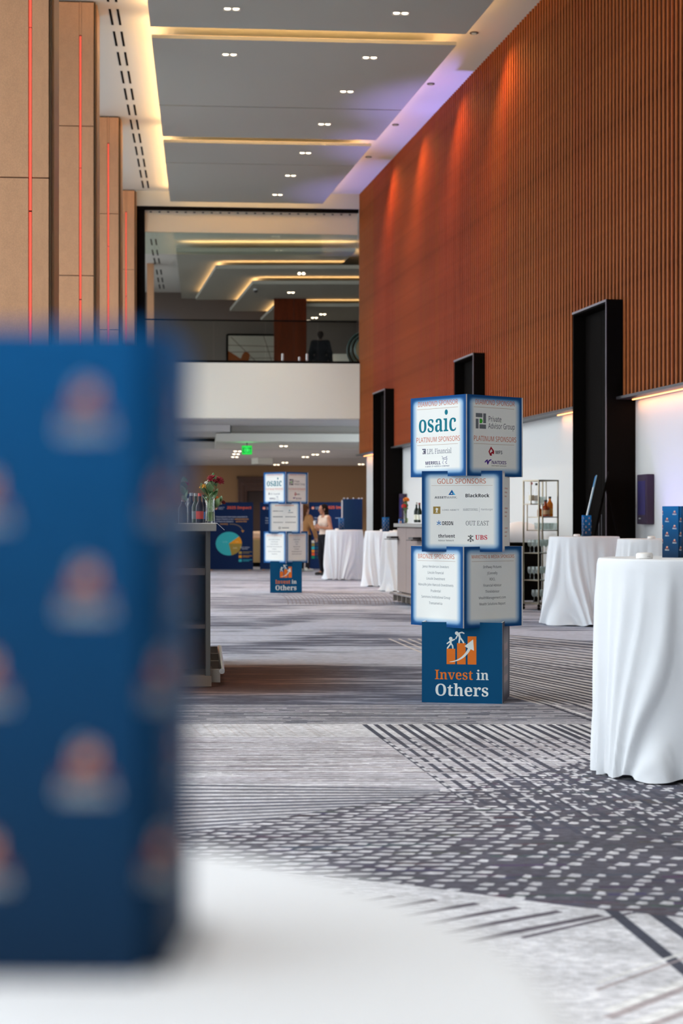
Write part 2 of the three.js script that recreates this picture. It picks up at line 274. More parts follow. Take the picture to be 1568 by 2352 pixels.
part('beam_back', prism([hp(-5.9, 40.75), rightAt(40.75, 0.5), rightAt(40.8, 0.5), hp(-5.9, 40.8)], 9.2, 9.95), M.perimeter, ceil);
part('track', prism([hp(-1.75, 40.52), rightAt(40.52, -0.01), rightAt(40.64, -0.01), hp(-1.75, 40.64)], 8.85, 8.93), M.black, ceil);
part('header', prism([hp(-1.75, 40.66), rightAt(40.66, -0.01), rightAt(40.78, -0.01), hp(-1.75, 40.78)], 8.33, 8.86), std([0.80, 0.70, 0.53], 0.85), ceil);
for (let i = 0; i < 24; i++) { const [x, z] = hp(-1.35 + i * 0.212, 40.645); part('track_stud', box(0.05, 0.022, 0.02), M.black, ceil, x, 8.815, z, TH); }
{ const g = part('smoke_baffle', prism([hp(-1.5, 40.7), rightAt(40.7, -0.02), rightAt(40.712, -0.02), hp(-1.5, 40.712)], 7.8, 8.33), glassPane(0xf3faf4), ceil); g.userData.label = 'clear glass strip under the header'; }

// the balcony across the far end, with its room and the space beneath it
const cross = (v0, v1, y0, y1, uL = -5.9, x = -0.01) => prism([hp(uL, v0), rightAt(v0, x), rightAt(v1, x), hp(uL, v1)], y0, y1);
const flat = (u0, u1, v0, v1, y0, y1) => prism([hp(u0, v0), hp(u1, v0), hp(u1, v1), hp(u0, v1)], y0, y1);
const balcony = struct('balcony', 'cream balcony front across the far end of the hall');
part('front', cross(40.4, 40.6, 3.77, 5.12), M.cream, balcony);
part('edge_strip', cross(40.42, 40.6, 5.12, 5.18), M.black, balcony);
part('slab', flat(-6.2, 9, 40.9, 62, 4.3, 5.05), M.taupe, balcony);
part('lining', [flat(-5.9, 3.7, 40.6, 40.9, 4.3, 5.05)], M.taupe, balcony);
{
  const rail = thing('glass_railing', 'frameless glass railing with a thin dark rail on the balcony', 'railing', [0, 0, 0]);
  const clearRail = new THREE.MeshPhysicalMaterial({ color: 0xf4f8f7, roughness: 0.02, transmission: 1, thickness: 0, ior: 1.12 });
  const us = [-1.5, 0.18, 1.44, 2.72, 3.68];
  for (let i = 0; i < 4; i++) part('glass_panel', flat(us[i] + 0.008, us[i + 1] - 0.008, 40.5, 40.515, 5.19, 6.15), clearRail, rail);
  part('handrail', flat(-1.5, 3.68, 40.485, 40.53, 6.15, 6.18), M.black, rail);
  for (const u of [1.86, 2.27, 2.46]) { const [x, z] = hp(u, 40.46); part('clamp', rbox(0.05, u === 2.27 ? 0.09 : 0.17, 0.05, 0, 0, 0, 0.01), M.silver, rail, x, u === 2.27 ? 5.235 : 5.275, z, TH); }
}
const wallFU = struct('wall_far', 'dim taupe wall at the back of the upper floor');
part('wall_panel', flat(-6.2, 9, 61, 61.2, 5.05, 9.95), std([0.17, 0.135, 0.115], 0.95), wallFU);
part('side_wall', [flat(-6.2, -6.0, 40.8, 43, 5.05, 9.95), flat(-6.2, -6.0, 59, 61, 5.05, 9.95), flat(-6.2, -6.0, 43, 59, 5.05, 5.6), flat(-6.2, -6.0, 43, 59, 9.0, 9.95), flat(9, 9.2, 40.8, 66.6, 0, 9.95)], std([0.20, 0.18, 0.18], 0.95), wallFU);
const upC = struct('ceiling', 'stepped ceiling of the upper floor with lit coves');
part('perimeter', flat(-6.2, 9.2, 40.75, 61.2, 9.66, 9.95), M.plaster, upC);
const wdir = (X, d, d2) => [X - Math.tan(TW) * (d2 - d), -d2];
const upPanel = (X0, d0, X1, d1, y) => prism([[X0, -d0], [X1, -d0], wdir(X1, d0, d1), d0 === 49.5 ? hp(uv(X0, -d0)[0], d1) : wdir(X0, d0, d1)], y, y + 0.11);
for (const q of [[-4.94, 49.5, 0.42, 60.2, 9.33], [-3.89, 51.2, 8, 58.4, 9.08], [-2.84, 52.8, 8, 59.6, 8.83], [-2.26, 56.4, 8, 60.4, 8.58]]) part('ceiling_panel', upPanel(...q), M.cloud, upC);
const wallFL = struct('wall_far', 'warm brown wall below the balcony, behind the display boards');
part('wall_panel', flat(-8, 9.2, 62.4, 62.6, 0, 4.3), M.brownWall, wallFL);
part('side_wall', [flat(-8.2, -8, 40.9, 44, 0, 4.3), flat(-8.2, -8, 60, 62.6, 0, 4.3), flat(-8.2, -8, 44, 60, 0, 0.4), flat(-8.2, -8, 44, 60, 3.2, 4.3), flat(-8, -5.6, 40.9, 41.1, 0, 4.3)], M.brownWall, wallFL);
for (const [n, u, v0, v1, y0, y1, label] of [[8, -6.1, 43, 59, 5.6, 9.0, 'unseen window added in the left side wall of the upper floor'], [9, -8.1, 44, 60, 0.4, 3.2, 'unseen window added in the left side wall beneath the balcony']]) {  // unseen windows, added to bring side daylight above and below the balcony
  const w = struct(`window_${n}`, label, [0, 0, 0], TH), bars = [], q = (v1 - v0) / 4;
  for (let k = 0; k <= 4; k++) bars.push(box(0.08, y1 - y0, 0.06, u, (y0 + y1) / 2, -(v0 + 0.03 + (v1 - v0 - 0.06) * k / 4)));
  for (const y of [y0 + 0.03, y1 - 0.03]) bars.push(box(0.08, 0.06, v1 - v0, u, y, -(v0 + v1) / 2));
  part('window_frame', bars, M.darkMetal, w);
  for (let k = 0; k < 4; k++) part('pane', box(0.008, y1 - y0 - 0.1, q - 0.08, u, (y0 + y1) / 2, -(v0 + q * (k + 0.5))), GL, w);
}
const loC = struct('ceiling', 'stepped pale ceiling beneath the balcony');
part('soffit', flat(-8, 9.2, 40.9, 66.6, 3.78, 4.28), M.plaster, loC);
part('ceiling_panel', flat(0.25, 9, 43.6, 48.1, 3.36, 3.57), M.cream, loC); part('ceiling_panel', flat(-2.2, 9, 48.16, 55.5, 3.36, 3.57), M.plaster, loC); part('ceiling_panel', flat(-7.9, 9, 55.56, 62.3, 3.36, 3.57), M.plaster, loC);
part('fascia', flat(0.66, 9, 43.75, 43.85, 3.571, 3.779), std([0.46, 0.44, 0.39], 0.9), loC); part('fascia', flat(-7.9, 0.66, 46.25, 46.35, 3.571, 3.779), std([0.46, 0.44, 0.39], 0.9), loC);
part('bulkhead', flat(-7.9, 0.62, 43.2, 46.2, 3.60, 3.775), M.plaster, loC);
{ const p = at(602, 1061, 55); part('bulkhead', box(0.55, 0.2, 0.5), M.cream, loC, p[0], 3.262, p[2], 0.5); }

// tan columns with a glowing red line, along the left
COLV.forEach((v, i) => {
  if (i < 1) return;
  const c = struct('column', ['', 'column before the frame', 'nearest tan column in view, cut by the left edge', 'second tan column from the left', 'third tan column from the left', 'fourth and farthest tan column'][i], [...hp(-1.69, v)].reduce((a, q, k) => (k ? [a[0], 0, q] : [q]), []), TH);
  // local x: 0 is the right face, the shaft lies to the left; z: 0 is the front
  const top = HC - 0.02, g = 0.012, ys = [0, 2.74, 5.05, 7.36, top];
  part('core', span(-0.86, -0.05, 0, HC, -0.74, -0.05), M.joint, c);
  for (let k = 0; k < 4; k++) {
    part('panel', rbox(0.182, ys[k + 1] - ys[k] - g, 0.05, -0.136, (ys[k] + ys[k + 1]) / 2, -0.025, 0.005), M.tan, c);
    part('panel', rbox(0.592, ys[k + 1] - ys[k] - g, 0.05, -0.564, (ys[k] + ys[k + 1]) / 2, -0.025, 0.005), M.tan, c);
  }
  part('filler', [rbox(0.034, top - 8.77, 0.04, -0.2475, (top + 8.77) / 2, -0.022, 0.004), rbox(0.034, 0.6, 0.04, -0.2475, 0.3, -0.022, 0.004)], M.tan, c);
  part('reveal', span(-0.04, -0.02, 0, top, -0.12, -0.004), std([0.10, 0.055, 0.025], 0.4, { metalness: 0.6 }), c);
  part('side_panel', [span(-0.05, 0, 0, top, -0.76, -0.13)], M.bronze, c);
  for (let y = 0.62, k = 0; k < 4; k++, y += 2.035) part('led_strip', box(0.026, k === 3 ? 2.03 : 2.015, 0.02, -0.2475, y + 1.01, -0.014), glow(new THREE.Color(1, 0.11, 0.06), 1.25), c);
});
{ const t = struct('trim_1', 'black post at the left of the balcony opening'), [x, z] = hp(-1.62, 40.72); part('post', box(0.25, 8.85, 0.3), M.black, t, x, 4.425, z, TH); }
{ const p = at(345.5, 700, 54); const c = struct('column', 'slim tan column on the upper floor'); part('shaft', box(0.22, 4.6, 0.3), M.tan, c, p[0], 7.35, p[2], TH); }
{ const c = struct('column', 'red-brown wood column on the upper floor', [-1.745, 5.05, -56.2], 0); part('shaft', rbox(1.1, 3.78, 0.5, 0, 1.89, -0.25, 0.01), matte([0.17, 0.034, 0.010], { map: grain }), c); part('joint', box(0.006, 3.78, 0.51, 0.12, 1.89, -0.25), M.joint, c); }

// doors beyond
{
  const d = struct('door_4', 'dark carved wooden doorway in the far brown wall', [-3.06, 0, -62.24], TH), w = std([0.09, 0.032, 0.014], 0.4);
  for (const s of [-1, 1]) part('casing', [rbox(0.34, 2.9, 0.12, s * 0.66, 1.45, 0.06, 0.02), rbox(0.12, 2.7, 0.1, s * 0.66, 1.4, 0.12, 0.02)], w, d);
  part('lintel', [rbox(1.66, 0.5, 0.14, 0, 2.65, 0.07, 0.02), rbox(1.3, 0.12, 0.1, 0, 2.68, 0.15, 0.02), rbox(1.76, 0.1, 0.2, 0, 2.9, 0.1, 0.02)], w, d);
  part('door_leaf', rbox(0.98, 2.4, 0.06, 0, 1.2, 0.03, 0.01), std([0.035, 0.014, 0.008], 0.5), d);
}
{ const d = struct('door_5', 'pale door on the upper floor', [0.06, 5.05, -60.2], 0); part('door_leaf', rbox(0.62, 2.3, 0.06, -0.1, 1.15, 0, 0.01), std([0.85, 0.78, 0.66], 0.7), d); }

// ---------------------------------------------------------------- lamps
function coveLamp(label, a, b, y, k, tilt = 0, width = 0.06, color = WARM) {       // lit strip on top of a panel's edge, from [x, z] to [x, z]
  const dx = b[0] - a[0], dz = b[1] - a[1], len = Math.hypot(dx, dz), turn = Math.atan2(dx, dz);
  const t = thing('cove_light', label, 'light', [(a[0] + b[0]) / 2, y, (a[1] + b[1]) / 2], turn, 'warm cove lights hidden above the hanging ceiling panels');
  part('housing', box(width + 0.02, 0.012, len, 0, 0.006, 0), M.white, t); part('led_strip', box(width, 0.006, len - 0.02, 0, 0.015, 0), glow(color, 2), t);
  const l = new THREE.RectAreaLight(color, k, width, len - 0.02); l.position.set(0, 0.022, 0); l.rotation.set(Math.PI / 2, 0, 0); const h = new THREE.Group(); h.name = 'light_mount'; h.rotation.z = tilt; h.add(l); t.add(h);
  return t;
}
const CT = CLOUD + 0.055;
[[19.2, 25.89], [26.5, 33.24], [33.77, 40.0], [11.9, 18.6]].forEach(([a, b], i) => {
  const nm = ['second', 'third', 'farthest', 'nearest'][i];
  coveLamp(`warm cove light along the left edge of the ${nm} hanging ceiling panel`, hp(CL + 0.06, a + 0.05), hp(CL + 0.06, b - 0.05), CT, 62, -0.6);
  const p = rightAt(a + 0.05, CR - 0.07), q = rightAt(b - 0.05, CR - 0.07);
  coveLamp(`dimmer cove light along the right edge of the ${nm} hanging ceiling panel`, p, q, CT, 30, 0.5);
  const e = (v) => [hp(CL + 0.15, v), rightAt(v, CR - 0.15)];
  coveLamp(`cove light at the far edge of the ${nm} hanging ceiling panel`, ...e(b - 0.07), CT, 85);
  coveLamp(`cove light at the near edge of the ${nm} hanging ceiling panel`, ...e(a + 0.07), CT, 85);
});
// upper floor coves
[[-4.94, 49.5, 0.42, 60.2, 9.33, 0], [-3.89, 51.2, 8, 58.4, 9.08, 1], [-2.84, 52.8, 8, 59.6, 8.83, 1], [-2.26, 56.4, 8, 60.4, 8.58, 1]].forEach(([X0, d0, X1, d1, y, side], i) => {
  coveLamp(`upper floor cove light on the front edge of ceiling step ${['one', 'two', 'three', 'four'][i]}`, [X0 + 0.2, -d0 - 0.2], [Math.min(X1, 2.5), -d0 - 0.2], y + 0.11, 16, 0, 0.06);
  if (side) coveLamp(`upper floor cove light on the slanting side of ceiling step ${['one', 'two', 'three', 'four'][i]}`, wdir(X0 + 0.17, d0, d0 + 0.3), wdir(X0 + 0.17, d0, d1 - 0.3), y + 0.11, 16, 0, 0.06);
});
// twin downlights
const lampMat = glow(new THREE.Color(1, 0.83, 0.6), 7), lampRim = std([0.55, 0.52, 0.47], 0.6);
const dlProto = new THREE.Group();
function downlight(label, [x, y, z], turn, k, group, cone = 0.75, bulge = 0.25, tint = LAMP) {
  const t = thing('recessed_downlight', label, 'light', [x, y, z], turn, group);
  part('frame', [box(0.27, 0.012, 0.012, 0, -0.004, 0.075), box(0.27, 0.012, 0.012, 0, -0.004, -0.075), box(0.012, 0.012, 0.15, 0.13, -0.004, 0), box(0.012, 0.012, 0.15, -0.13, -0.004, 0), box(0.012, 0.012, 0.15, 0, -0.004, 0)], lampRim, t);
  for (const s of [-1, 1]) part('lamp', ball(0.05, s * 0.064, -0.002, 0, 1, bulge, 1, 14, 8), lampMat, t);
  const l = new THREE.SpotLight(tint, k, 0, cone, 0.6, 2); l.position.set(0, -0.07, 0); l.target.position.set(0, -3, 0); l.shadow.radius = 3; l.castShadow = true; t.add(l, l.target);
  return t;
}
[[532, 20, 'left lamp of the pair nearest the viewer'], [920, 30, 'right lamp of the pair nearest the viewer'], [527, 125, 'left lamp just beyond the near lit gap'], [849, 132, 'right lamp just beyond the near lit gap'], [796, 210, 'lamp in the panel before the first dark joint'], [745, 285, 'lamp in front of the far lit gap'], [701, 351, 'lamp just beyond the far lit gap'], [667, 403, 'last lamp but one before the far beam'], [637, 447, 'farthest lamp, closest to the far beam']].forEach(([px, py, s]) => {
  const d = (CLOUD - EYE) * F / (HOR - py); downlight(`twin recessed downlight in the hall ceiling, ${s}`, [(px - 784) / F * d, CLOUD, -d], TH, 32, 'twin downlights in the hall ceiling', 0.6);
});
[[-0.4, 0.6, 'over the blurred table'], [1.9, 0.6, 'right of the blurred table'], [-0.2, 5.6, 'left above the nearest carpet'], [2.4, 5.6, 'right above the nearest carpet'], [0.2, 10.2, 'left above the pale carpet band'], [3.0, 10.2, 'right above the pale carpet band'], [0.4, 15.2, 'left, just above the frame'], [3.4, 15.2, 'right, just above the frame']].forEach(([u, v, s]) => { const [x, z] = hp(u, v); downlight(`unseen twin downlight added out of frame, ${s}`, [x, CLOUD, z], TH, v < 1 ? 62 : v < 6 ? 26 : 24, 'twin downlights in the hall ceiling', 0.55, 0.25, v < 6 ? new THREE.Color(1, 0.95, 0.9) : LAMP); });  // unseen lamps, added to brighten the front table and the near carpet
[[692, 628, 8.83, 54, 'on the third step, high in the middle'], [668, 671, 8.83, 54, 'just above the wood column'], [741, 721, 8.58, 58, 'right of the wood column, uppermost'], [722, 737, 8.58, 59.5, 'right of the wood column, middle one'], [704, 757, 8.58, 60.3, 'right of the wood column, lowest']].forEach(([px, py, y, , s]) => {
  const d = Math.min((y - EYE) * F / (HOR - py), px < 710 && px > 700 ? 60.25 : 59.4); downlight(`small upper floor downlight ${s}`, [(px - 784) / F * d, y - 0.001, -d], 0, 12, 'downlights on the upper floor', 0.75, 0.7);
});
[[651, 1023.5, 'first one, right of the exit sign'], [545, 1035.5, 'left row, first'], [542, 1042, 'left row, second'], [539, 1048.6, 'left row, third'], [747.6, 1036, 'right row, first'], [723.7, 1043, 'right row, second'], [701, 1048.6, 'right row, third'], [654, 1061.7, 'middle pair, front one'], [635, 1066.5, 'middle pair, rear one'], [829, 1065.5, 'farthest right, beside the white wall end']].forEach(([px, py, s]) => {
  const d = Math.min((3.36 - EYE) * F / (HOR - py), 61.6); downlight(`twin downlight beneath the balcony, ${s}`, [(px - 784) / F * d, 3.359, -d], 0, 18, 'downlights in the ceiling beneath the balcony', 0.9, 0.55);
});
// small wall-washing spots on the right band of the ceiling
[[1088, 75, 'nearest'], [989, 192, 'second'], [908, 286, 'third'], [846, 360, 'farthest']].forEach(([px, py, s]) => {
  const d = (HC - EYE) * F / (HOR - py), t = thing('wall_washer_spot', `small dark eyeball spot on the right ceiling band, ${s} one`, 'light', [(px - 784) / F * d, HC, -d], TW, 'eyeball spots along the right ceiling band');
  part('ring', new THREE.TorusGeometry(0.06, 0.012, 8, 20).rotateX(Math.PI / 2).translate(0, -0.005, 0), M.darkMetal, t); part('lamp', ball(0.045, 0, -0.006, 0, 1, 0.6, 1), glow(LAMP, 0.25), t);
  const l = new THREE.SpotLight(new THREE.Color(1, 0.42, 0.12), 22, 0, 1.12, 1, 2); l.position.set(0, -0.06, 0); l.target.position.set(0.35, -2, 0.4); l.shadow.radius = 4; l.castShadow = true; t.add(l, l.target);
});
// orange strip under the ledge
[[14, 22.1], [23.85, 25.4], [38.6, WEND - 0.1]].forEach(([a, b], i) => {
  const t = thing('ledge_strip_light', ['orange light strip under the ledge right of the near portal', 'orange light strip under the ledge just left of the near portal', 'orange light strip under the ledge at the far end of the wall'][i], 'light', [WALLX, 2.862, 0], TW);
  part('led_strip', box(0.02, 0.01, b - a, 0.12, -0.005, -(a + b) / 2), glow(ORANGE, 6), t);
  const l = new THREE.RectAreaLight(ORANGE, 22, 0.03, b - a); l.position.set(0.13, -0.012, -(a + b) / 2); l.rotation.set(-Math.PI / 2, 0, 0); t.add(l);
});
// violet floor uplights by the wall
[[20.8, 'by the near portal, behind the cocktail tables', 13], [31.2, 'beyond the middle portal, behind the sponsor tower', 330], [34.5, 'behind the far bar', 240], [39.4, 'at the far end of the white wall', 190]].forEach(([s, where, k]) => {
  const near = s < 21, [x, z] = wp(s, near ? -0.35 : -0.12), t = thing('floor_uplight', `small black uplight on the carpet ${where}`, 'light', [x, 0, z], TW);
  part('base', cyl(0.08, 0.09, 0.02, 0, 0.01, 0), M.black, t); part('can', cyl(0.07, 0.06, 0.16, 0, 0.1, 0), M.black, t); part('lens', cyl(0.058, 0.058, 0.006, 0, 0.183, 0), glow(VIOLET, 4), t);
  const l = new THREE.SpotLight(VIOLET, k, 0, near ? 0.55 : 0.3, 0.95, 2); l.position.set(0, 0.2, 0); l.target.position.set(near ? 0.5 : 0.12, 3, 0); l.shadow.radius = 2; l.castShadow = true; t.add(l, l.target);
});
// pairs of dark air slots in the left ceiling band
for (let i = 0; i < 13; i++) {
  const v = 39.75 - i * 1.195, [x, z] = hp(-1.45, v), t = thing('air_slot', `pair of dark slots in the left ceiling band, ${['farthest pair', 'second pair', 'third pair', 'fourth pair', 'fifth pair', 'sixth pair', 'seventh pair', 'eighth pair', 'ninth pair', 'tenth pair', 'eleventh pair', 'twelfth pair', 'pair cut by the top edge'][i]}${i && i < 12 ? ' from the far end' : ''}`, 'vent', [x, HC, z], TH, 'air slots in the left ceiling band');
  for (const s of [-1, 1]) part('slot', span(s * 0.062 - 0.019, s * 0.062 + 0.019, -0.003, 0, -0.42, 0.42), M.black, t);
}
for (const [px, py, i] of [[353, 556, 0], [356, 580, 1], [360, 599, 2], [365, 625, 3], [368, 643, 4], [371, 658, 5]]) {
  const d = (9.66 - EYE) * F / (HOR - py), t = thing('air_slot', `pair of dark slots in the upper floor ceiling at the left, ${['nearest', 'second', 'third', 'fourth', 'fifth', 'farthest'][i]}`, 'vent', [(px - 784) / F * d, 9.66, -d], TH, 'air slots of the upper floor');
  for (const s of [-1, 1]) part('slot', span(s * 0.07 - 0.022, s * 0.07 + 0.022, -0.003, 0, -0.55, 0.55), M.black, t);
}
{ // green exit sign
  const p = at(567, 1032, 44.2), t = thing('exit_sign', 'green lit EXIT sign hanging beneath the balcony', 'sign', [p[0], 3.36, p[2]], 0.05);
  const tex = canvasTex(256, 224, (c, w, h) => { c.fillStyle = '#16e04a'; c.fillRect(0, 0, w, h); c.fillStyle = '#001204'; c.font = 'bold 172px sans-serif'; c.textAlign = 'center'; c.textBaseline = 'middle'; c.save(); c.translate(w / 2, h / 2 + 6); c.scale(0.62, 1); c.fillText('EXIT', 0, 0); c.restore(); });
  part('housing', rbox(0.27, 0.24, 0.05, 0, -0.2, 0, 0.008), M.black, t); part('hanger', cyl(0.012, 0.012, 0.1, 0, -0.04, 0, 8), M.black, t);
  const f = part('sign_face', new THREE.PlaneGeometry(0.265, 0.235), new THREE.MeshStandardMaterial({ color: 0x0a200f, emissive: 0xffffff, emissiveMap: tex, emissiveIntensity: 1.1, roughness: 0.5 }), t, 0, -0.2, 0.026);
  const l = new THREE.PointLight(new THREE.Color(0.1, 1, 0.25), 0.25); l.position.set(0, -0.2, 0.08); l.shadow.radius = 4; t.add(l);
}

// ---------------------------------------------------------------- prints
const SANS = 'sans-serif', SERIF = 'serif';
function fit(c, S, str, x0, x1, y, h, font, color, weight = '') {    // text between x0 and x1 (shares of the face), centred on y
  c.save(); c.font = `${weight} ${h * S}px ${font}`; c.fillStyle = color; c.textAlign = 'left'; c.textBaseline = 'alphabetic';
  const w = c.measureText(str).width; c.translate(x0 * S, y * S + h * S * 0.36); c.scale((x1 - x0) * S / w, 1); c.fillText(str, 0, 0); c.restore();
}
const rect = (c, S, x0, y0, x1, y1, f) => { c.fillStyle = f; c.fillRect(x0 * S, y0 * S, (x1 - x0) * S, (y1 - y0) * S); };
const shape = (c, S, pts, f) => { c.fillStyle = f; c.beginPath(); pts.forEach(([x, y], i) => (i ? c.lineTo(x * S, y * S) : c.moveTo(x * S, y * S))); c.closePath(); c.fill(); };
const stroke = (c, S, pts, w, col, cap = 'round') => { c.strokeStyle = col; c.lineWidth = w * S; c.lineCap = cap; c.lineJoin = 'round'; c.beginPath(); pts.forEach(([x, y], i) => (i ? c.lineTo(x * S, y * S) : c.moveTo(x * S, y * S))); c.stroke(); };
const FS = 640;
function sponsorFace(draw, dark = [20, 74, 132], mid = [96, 146, 196], reach = 0.13, paper = [237, 238, 234]) {
  return canvasTex(FS, FS, (c) => {
    const im = c.createImageData(FS, FS);
    for (let y = 0, i = 0; y < FS; y++) for (let x = 0; x < FS; x++, i += 4) {
      const X = x / FS, Y = y / FS, ex = S2(reach, 0.01, Math.min(X, 1 - X)), ey = S2(reach * 0.9, 0.01, Math.min(Y, 1 - Y)), t = 1 - (1 - ex) * (1 - ey), s = S2(0.55, 1, t);
      for (let q = 0; q < 3; q++) { const b = mid[q] + (dark[q] - mid[q]) * s; im.data[i + q] = paper[q] + (b - paper[q]) * Math.pow(t, 0.8); }
      im.data[i + 3] = 255;
    }
    c.putImageData(im, 0, 0); draw(c, FS);
  });
}
const HEAD = '#c46a4e', heading = (c, S, s, x0, x1, y, line) => { fit(c, S, s, x0, x1, y, 0.085, SANS, HEAD); rect(c, S, 0.12, line, 0.86, line + 0.004, 'rgba(170,130,100,0.8)'); };
const faceTop1 = sponsorFace((c, S) => {
  heading(c, S, 'DIAMOND SPONSOR', 0.13, 0.86, 0.085, 0.148);
  fit(c, S, 'osaıc', 0.14, 0.835, 0.335, 0.30, SERIF, '#157486', 'bold');
  c.fillStyle = '#157486'; c.beginPath(); c.ellipse(0.652 * S, 0.205 * S, 0.028 * S, 0.034 * S, 0, 0, 7); c.fill();
  heading(c, S, 'PLATINUM SPONSORS', 0.10, 0.90, 0.535, 0.60);
  for (let i = 0; i < 3; i++) { const a = 0.215 + i * 0.02, b = 0.648 + i * 0.022; rect(c, S, a, b, 0.278, b + 0.012, '#202044'); rect(c, S, 0.266 - i * 0.021, b, 0.278 - i * 0.021, 0.715, '#202044'); }
  fit(c, S, 'LPL Financial', 0.30, 0.745, 0.682, 0.085, SERIF, '#5d6272');
  fit(c, S, 'MERRILL', 0.27, 0.55, 0.828, 0.055, SANS, '#2b2b55', 'bold'); fit(c, S, 'A BANK OF AMERICA COMPANY', 0.27, 0.71, 0.870, 0.028, SANS, '#555a78');
  for (const p of [[[0.575, 0.75], [0.60, 0.775], [0.645, 0.765], [0.665, 0.752]], [[0.58, 0.78], [0.615, 0.79], [0.655, 0.785], [0.662, 0.81], [0.635, 0.825]], [[0.60, 0.80], [0.585, 0.83], [0.60, 0.845]], [[0.64, 0.825], [0.65, 0.845], [0.665, 0.838]], [[0.655, 0.765], [0.67, 0.79]]]) stroke(c, S, p, 0.006, '#5d6284');
});
const facePag = sponsorFace((c, S) => {
  heading(c, S, 'DIAMOND SPONSOR', 0.145, 0.87, 0.085, 0.148);
  const g = '#6d7176'; rect(c, S, 0.155, 0.225, 0.275, 0.275, g); rect(c, S, 0.29, 0.225, 0.34, 0.345, g); rect(c, S, 0.155, 0.295, 0.205, 0.415, g); rect(c, S, 0.222, 0.362, 0.34, 0.415, g);
  rect(c, S, 0.224, 0.292, 0.252, 0.348, '#46b138'); c.fillStyle = '#46b138'; c.beginPath(); c.arc(0.25 * S, 0.32 * S, 0.028 * S, -1.6, 1.6); c.fill();
  fit(c, S, 'Private', 0.38, 0.625, 0.288, 0.095, SANS, '#54585d'); fit(c, S, 'Advisor Group', 0.38, 0.872, 0.375, 0.095, SANS, '#54585d');
  heading(c, S, 'PLATINUM SPONSORS', 0.115, 0.90, 0.535, 0.60);
  shape(c, S, [[0.43, 0.63], [0.49, 0.685], [0.485, 0.725], [0.445, 0.715], [0.445, 0.745], [0.415, 0.745], [0.385, 0.695]], '#a01c2c'); shape(c, S, [[0.435, 0.66], [0.46, 0.69], [0.43, 0.705], [0.418, 0.715], [0.408, 0.692]], '#e9e6e4');
  fit(c, S, 'MFS', 0.51, 0.64, 0.70, 0.062, SANS, '#4a4d55', 'bold');
  stroke(c, S, [[0.325, 0.825], [0.345, 0.808], [0.365, 0.80], [0.372, 0.838], [0.40, 0.805], [0.43, 0.795]], 0.016, '#4c2a86'); stroke(c, S, [[0.36, 0.815], [0.372, 0.845], [0.395, 0.81]], 0.02, '#4c2a86');
  fit(c, S, 'NATIXIS', 0.44, 0.715, 0.826, 0.055, SANS, '#4a3a72', 'bold'); fit(c, S, 'INVESTMENT MANAGERS', 0.44, 0.715, 0.868, 0.022, SANS, '#555');
});
const faceGold = sponsorFace((c, S) => {
  fit(c, S, 'GOLD SPONSORS', 0.19, 0.80, 0.125, 0.085, SANS, HEAD); rect(c, S, 0.12, 0.18, 0.88, 0.183, 'rgba(170,140,110,0.8)');
  shape(c, S, [[0.375, 0.232], [0.42, 0.297], [0.332, 0.297]], '#1d5e9c'); shape(c, S, [[0.384, 0.245], [0.42, 0.297], [0.395, 0.297]], '#4fb2dd'); shape(c, S, [[0.372, 0.268], [0.385, 0.285], [0.36, 0.285]], '#eef2f2');
  fit(c, S, 'ASSET', 0.16, 0.305, 0.328, 0.036, SANS, '#3b4147', 'bold'); fit(c, S, 'MARK.', 0.305, 0.445, 0.328, 0.036, SANS, '#6a7076');
  fit(c, S, 'BlackRock', 0.54, 0.84, 0.306, 0.058, SANS, '#15171a', 'bold');
  rect(c, S, 0.143, 0.44, 0.232, 0.53, '#9d8449'); shape(c, S, [[0.178, 0.455], [0.205, 0.462], [0.202, 0.485], [0.192, 0.495], [0.202, 0.515], [0.17, 0.515], [0.182, 0.495], [0.172, 0.475]], '#f0efe8');
  fit(c, S, 'LORD ABBETT', 0.255, 0.467, 0.484, 0.026, SANS, '#7a7d80'); fit(c, S, 'MARKETCOUNSEL', 0.515, 0.70, 0.477, 0.040, SERIF, '#85888a'); rect(c, S, 0.714, 0.45, 0.717, 0.51, '#aaa'); fit(c, S, 'Hamburger', 0.735, 0.885, 0.475, 0.035, 'italic ' + SERIF, '#9a9d9f');
  for (let i = 0; i < 6; i++) { const a = i * Math.PI / 3 + 0.5; stroke(c, S, [[0.214 + 0.007 * Math.cos(a), 0.648 + 0.008 * Math.sin(a)], [0.214 + 0.026 * Math.cos(a), 0.648 + 0.03 * Math.sin(a)]], 0.009, i === 1 ? '#bfc7cc' : '#2f6fb0'); }
  fit(c, S, 'ORION', 0.25, 0.395, 0.648, 0.068, SANS, '#26292d', 'bold'); fit(c, S, 'OUT EAST', 0.545, 0.835, 0.646, 0.078, SERIF, '#5a5e60');
  fit(c, S, 'thrivent', 0.205, 0.415, 0.806, 0.058, SANS, '#303439', 'bold'); fit(c, S, 'Advisor Network', 0.205, 0.40, 0.860, 0.028, SANS, '#555');
  for (const a of [-0.8, 0, 0.8]) { const X = (t) => 0.608 + t * Math.sin(a), Y = (t) => 0.83 - t * Math.cos(a); stroke(c, S, [[X(-0.035), Y(-0.035)], [X(0.038), Y(0.038)]], 0.007, '#2a2c2e'); c.strokeStyle = '#2a2c2e'; c.lineWidth = 0.006 * S; c.beginPath(); c.arc(X(-0.04) * S, Y(-0.04) * S, 0.008 * S, 0, 7); c.stroke(); stroke(c, S, [[X(0.03) - 0.01, Y(0.03)], [X(0.03) + 0.01, Y(0.03)]], 0.006, '#2a2c2e'); }
  fit(c, S, 'UBS', 0.665, 0.818, 0.823, 0.078, SERIF, '#c01f2e', 'bold');
}, [18, 66, 120], [92, 140, 186], 0.12);
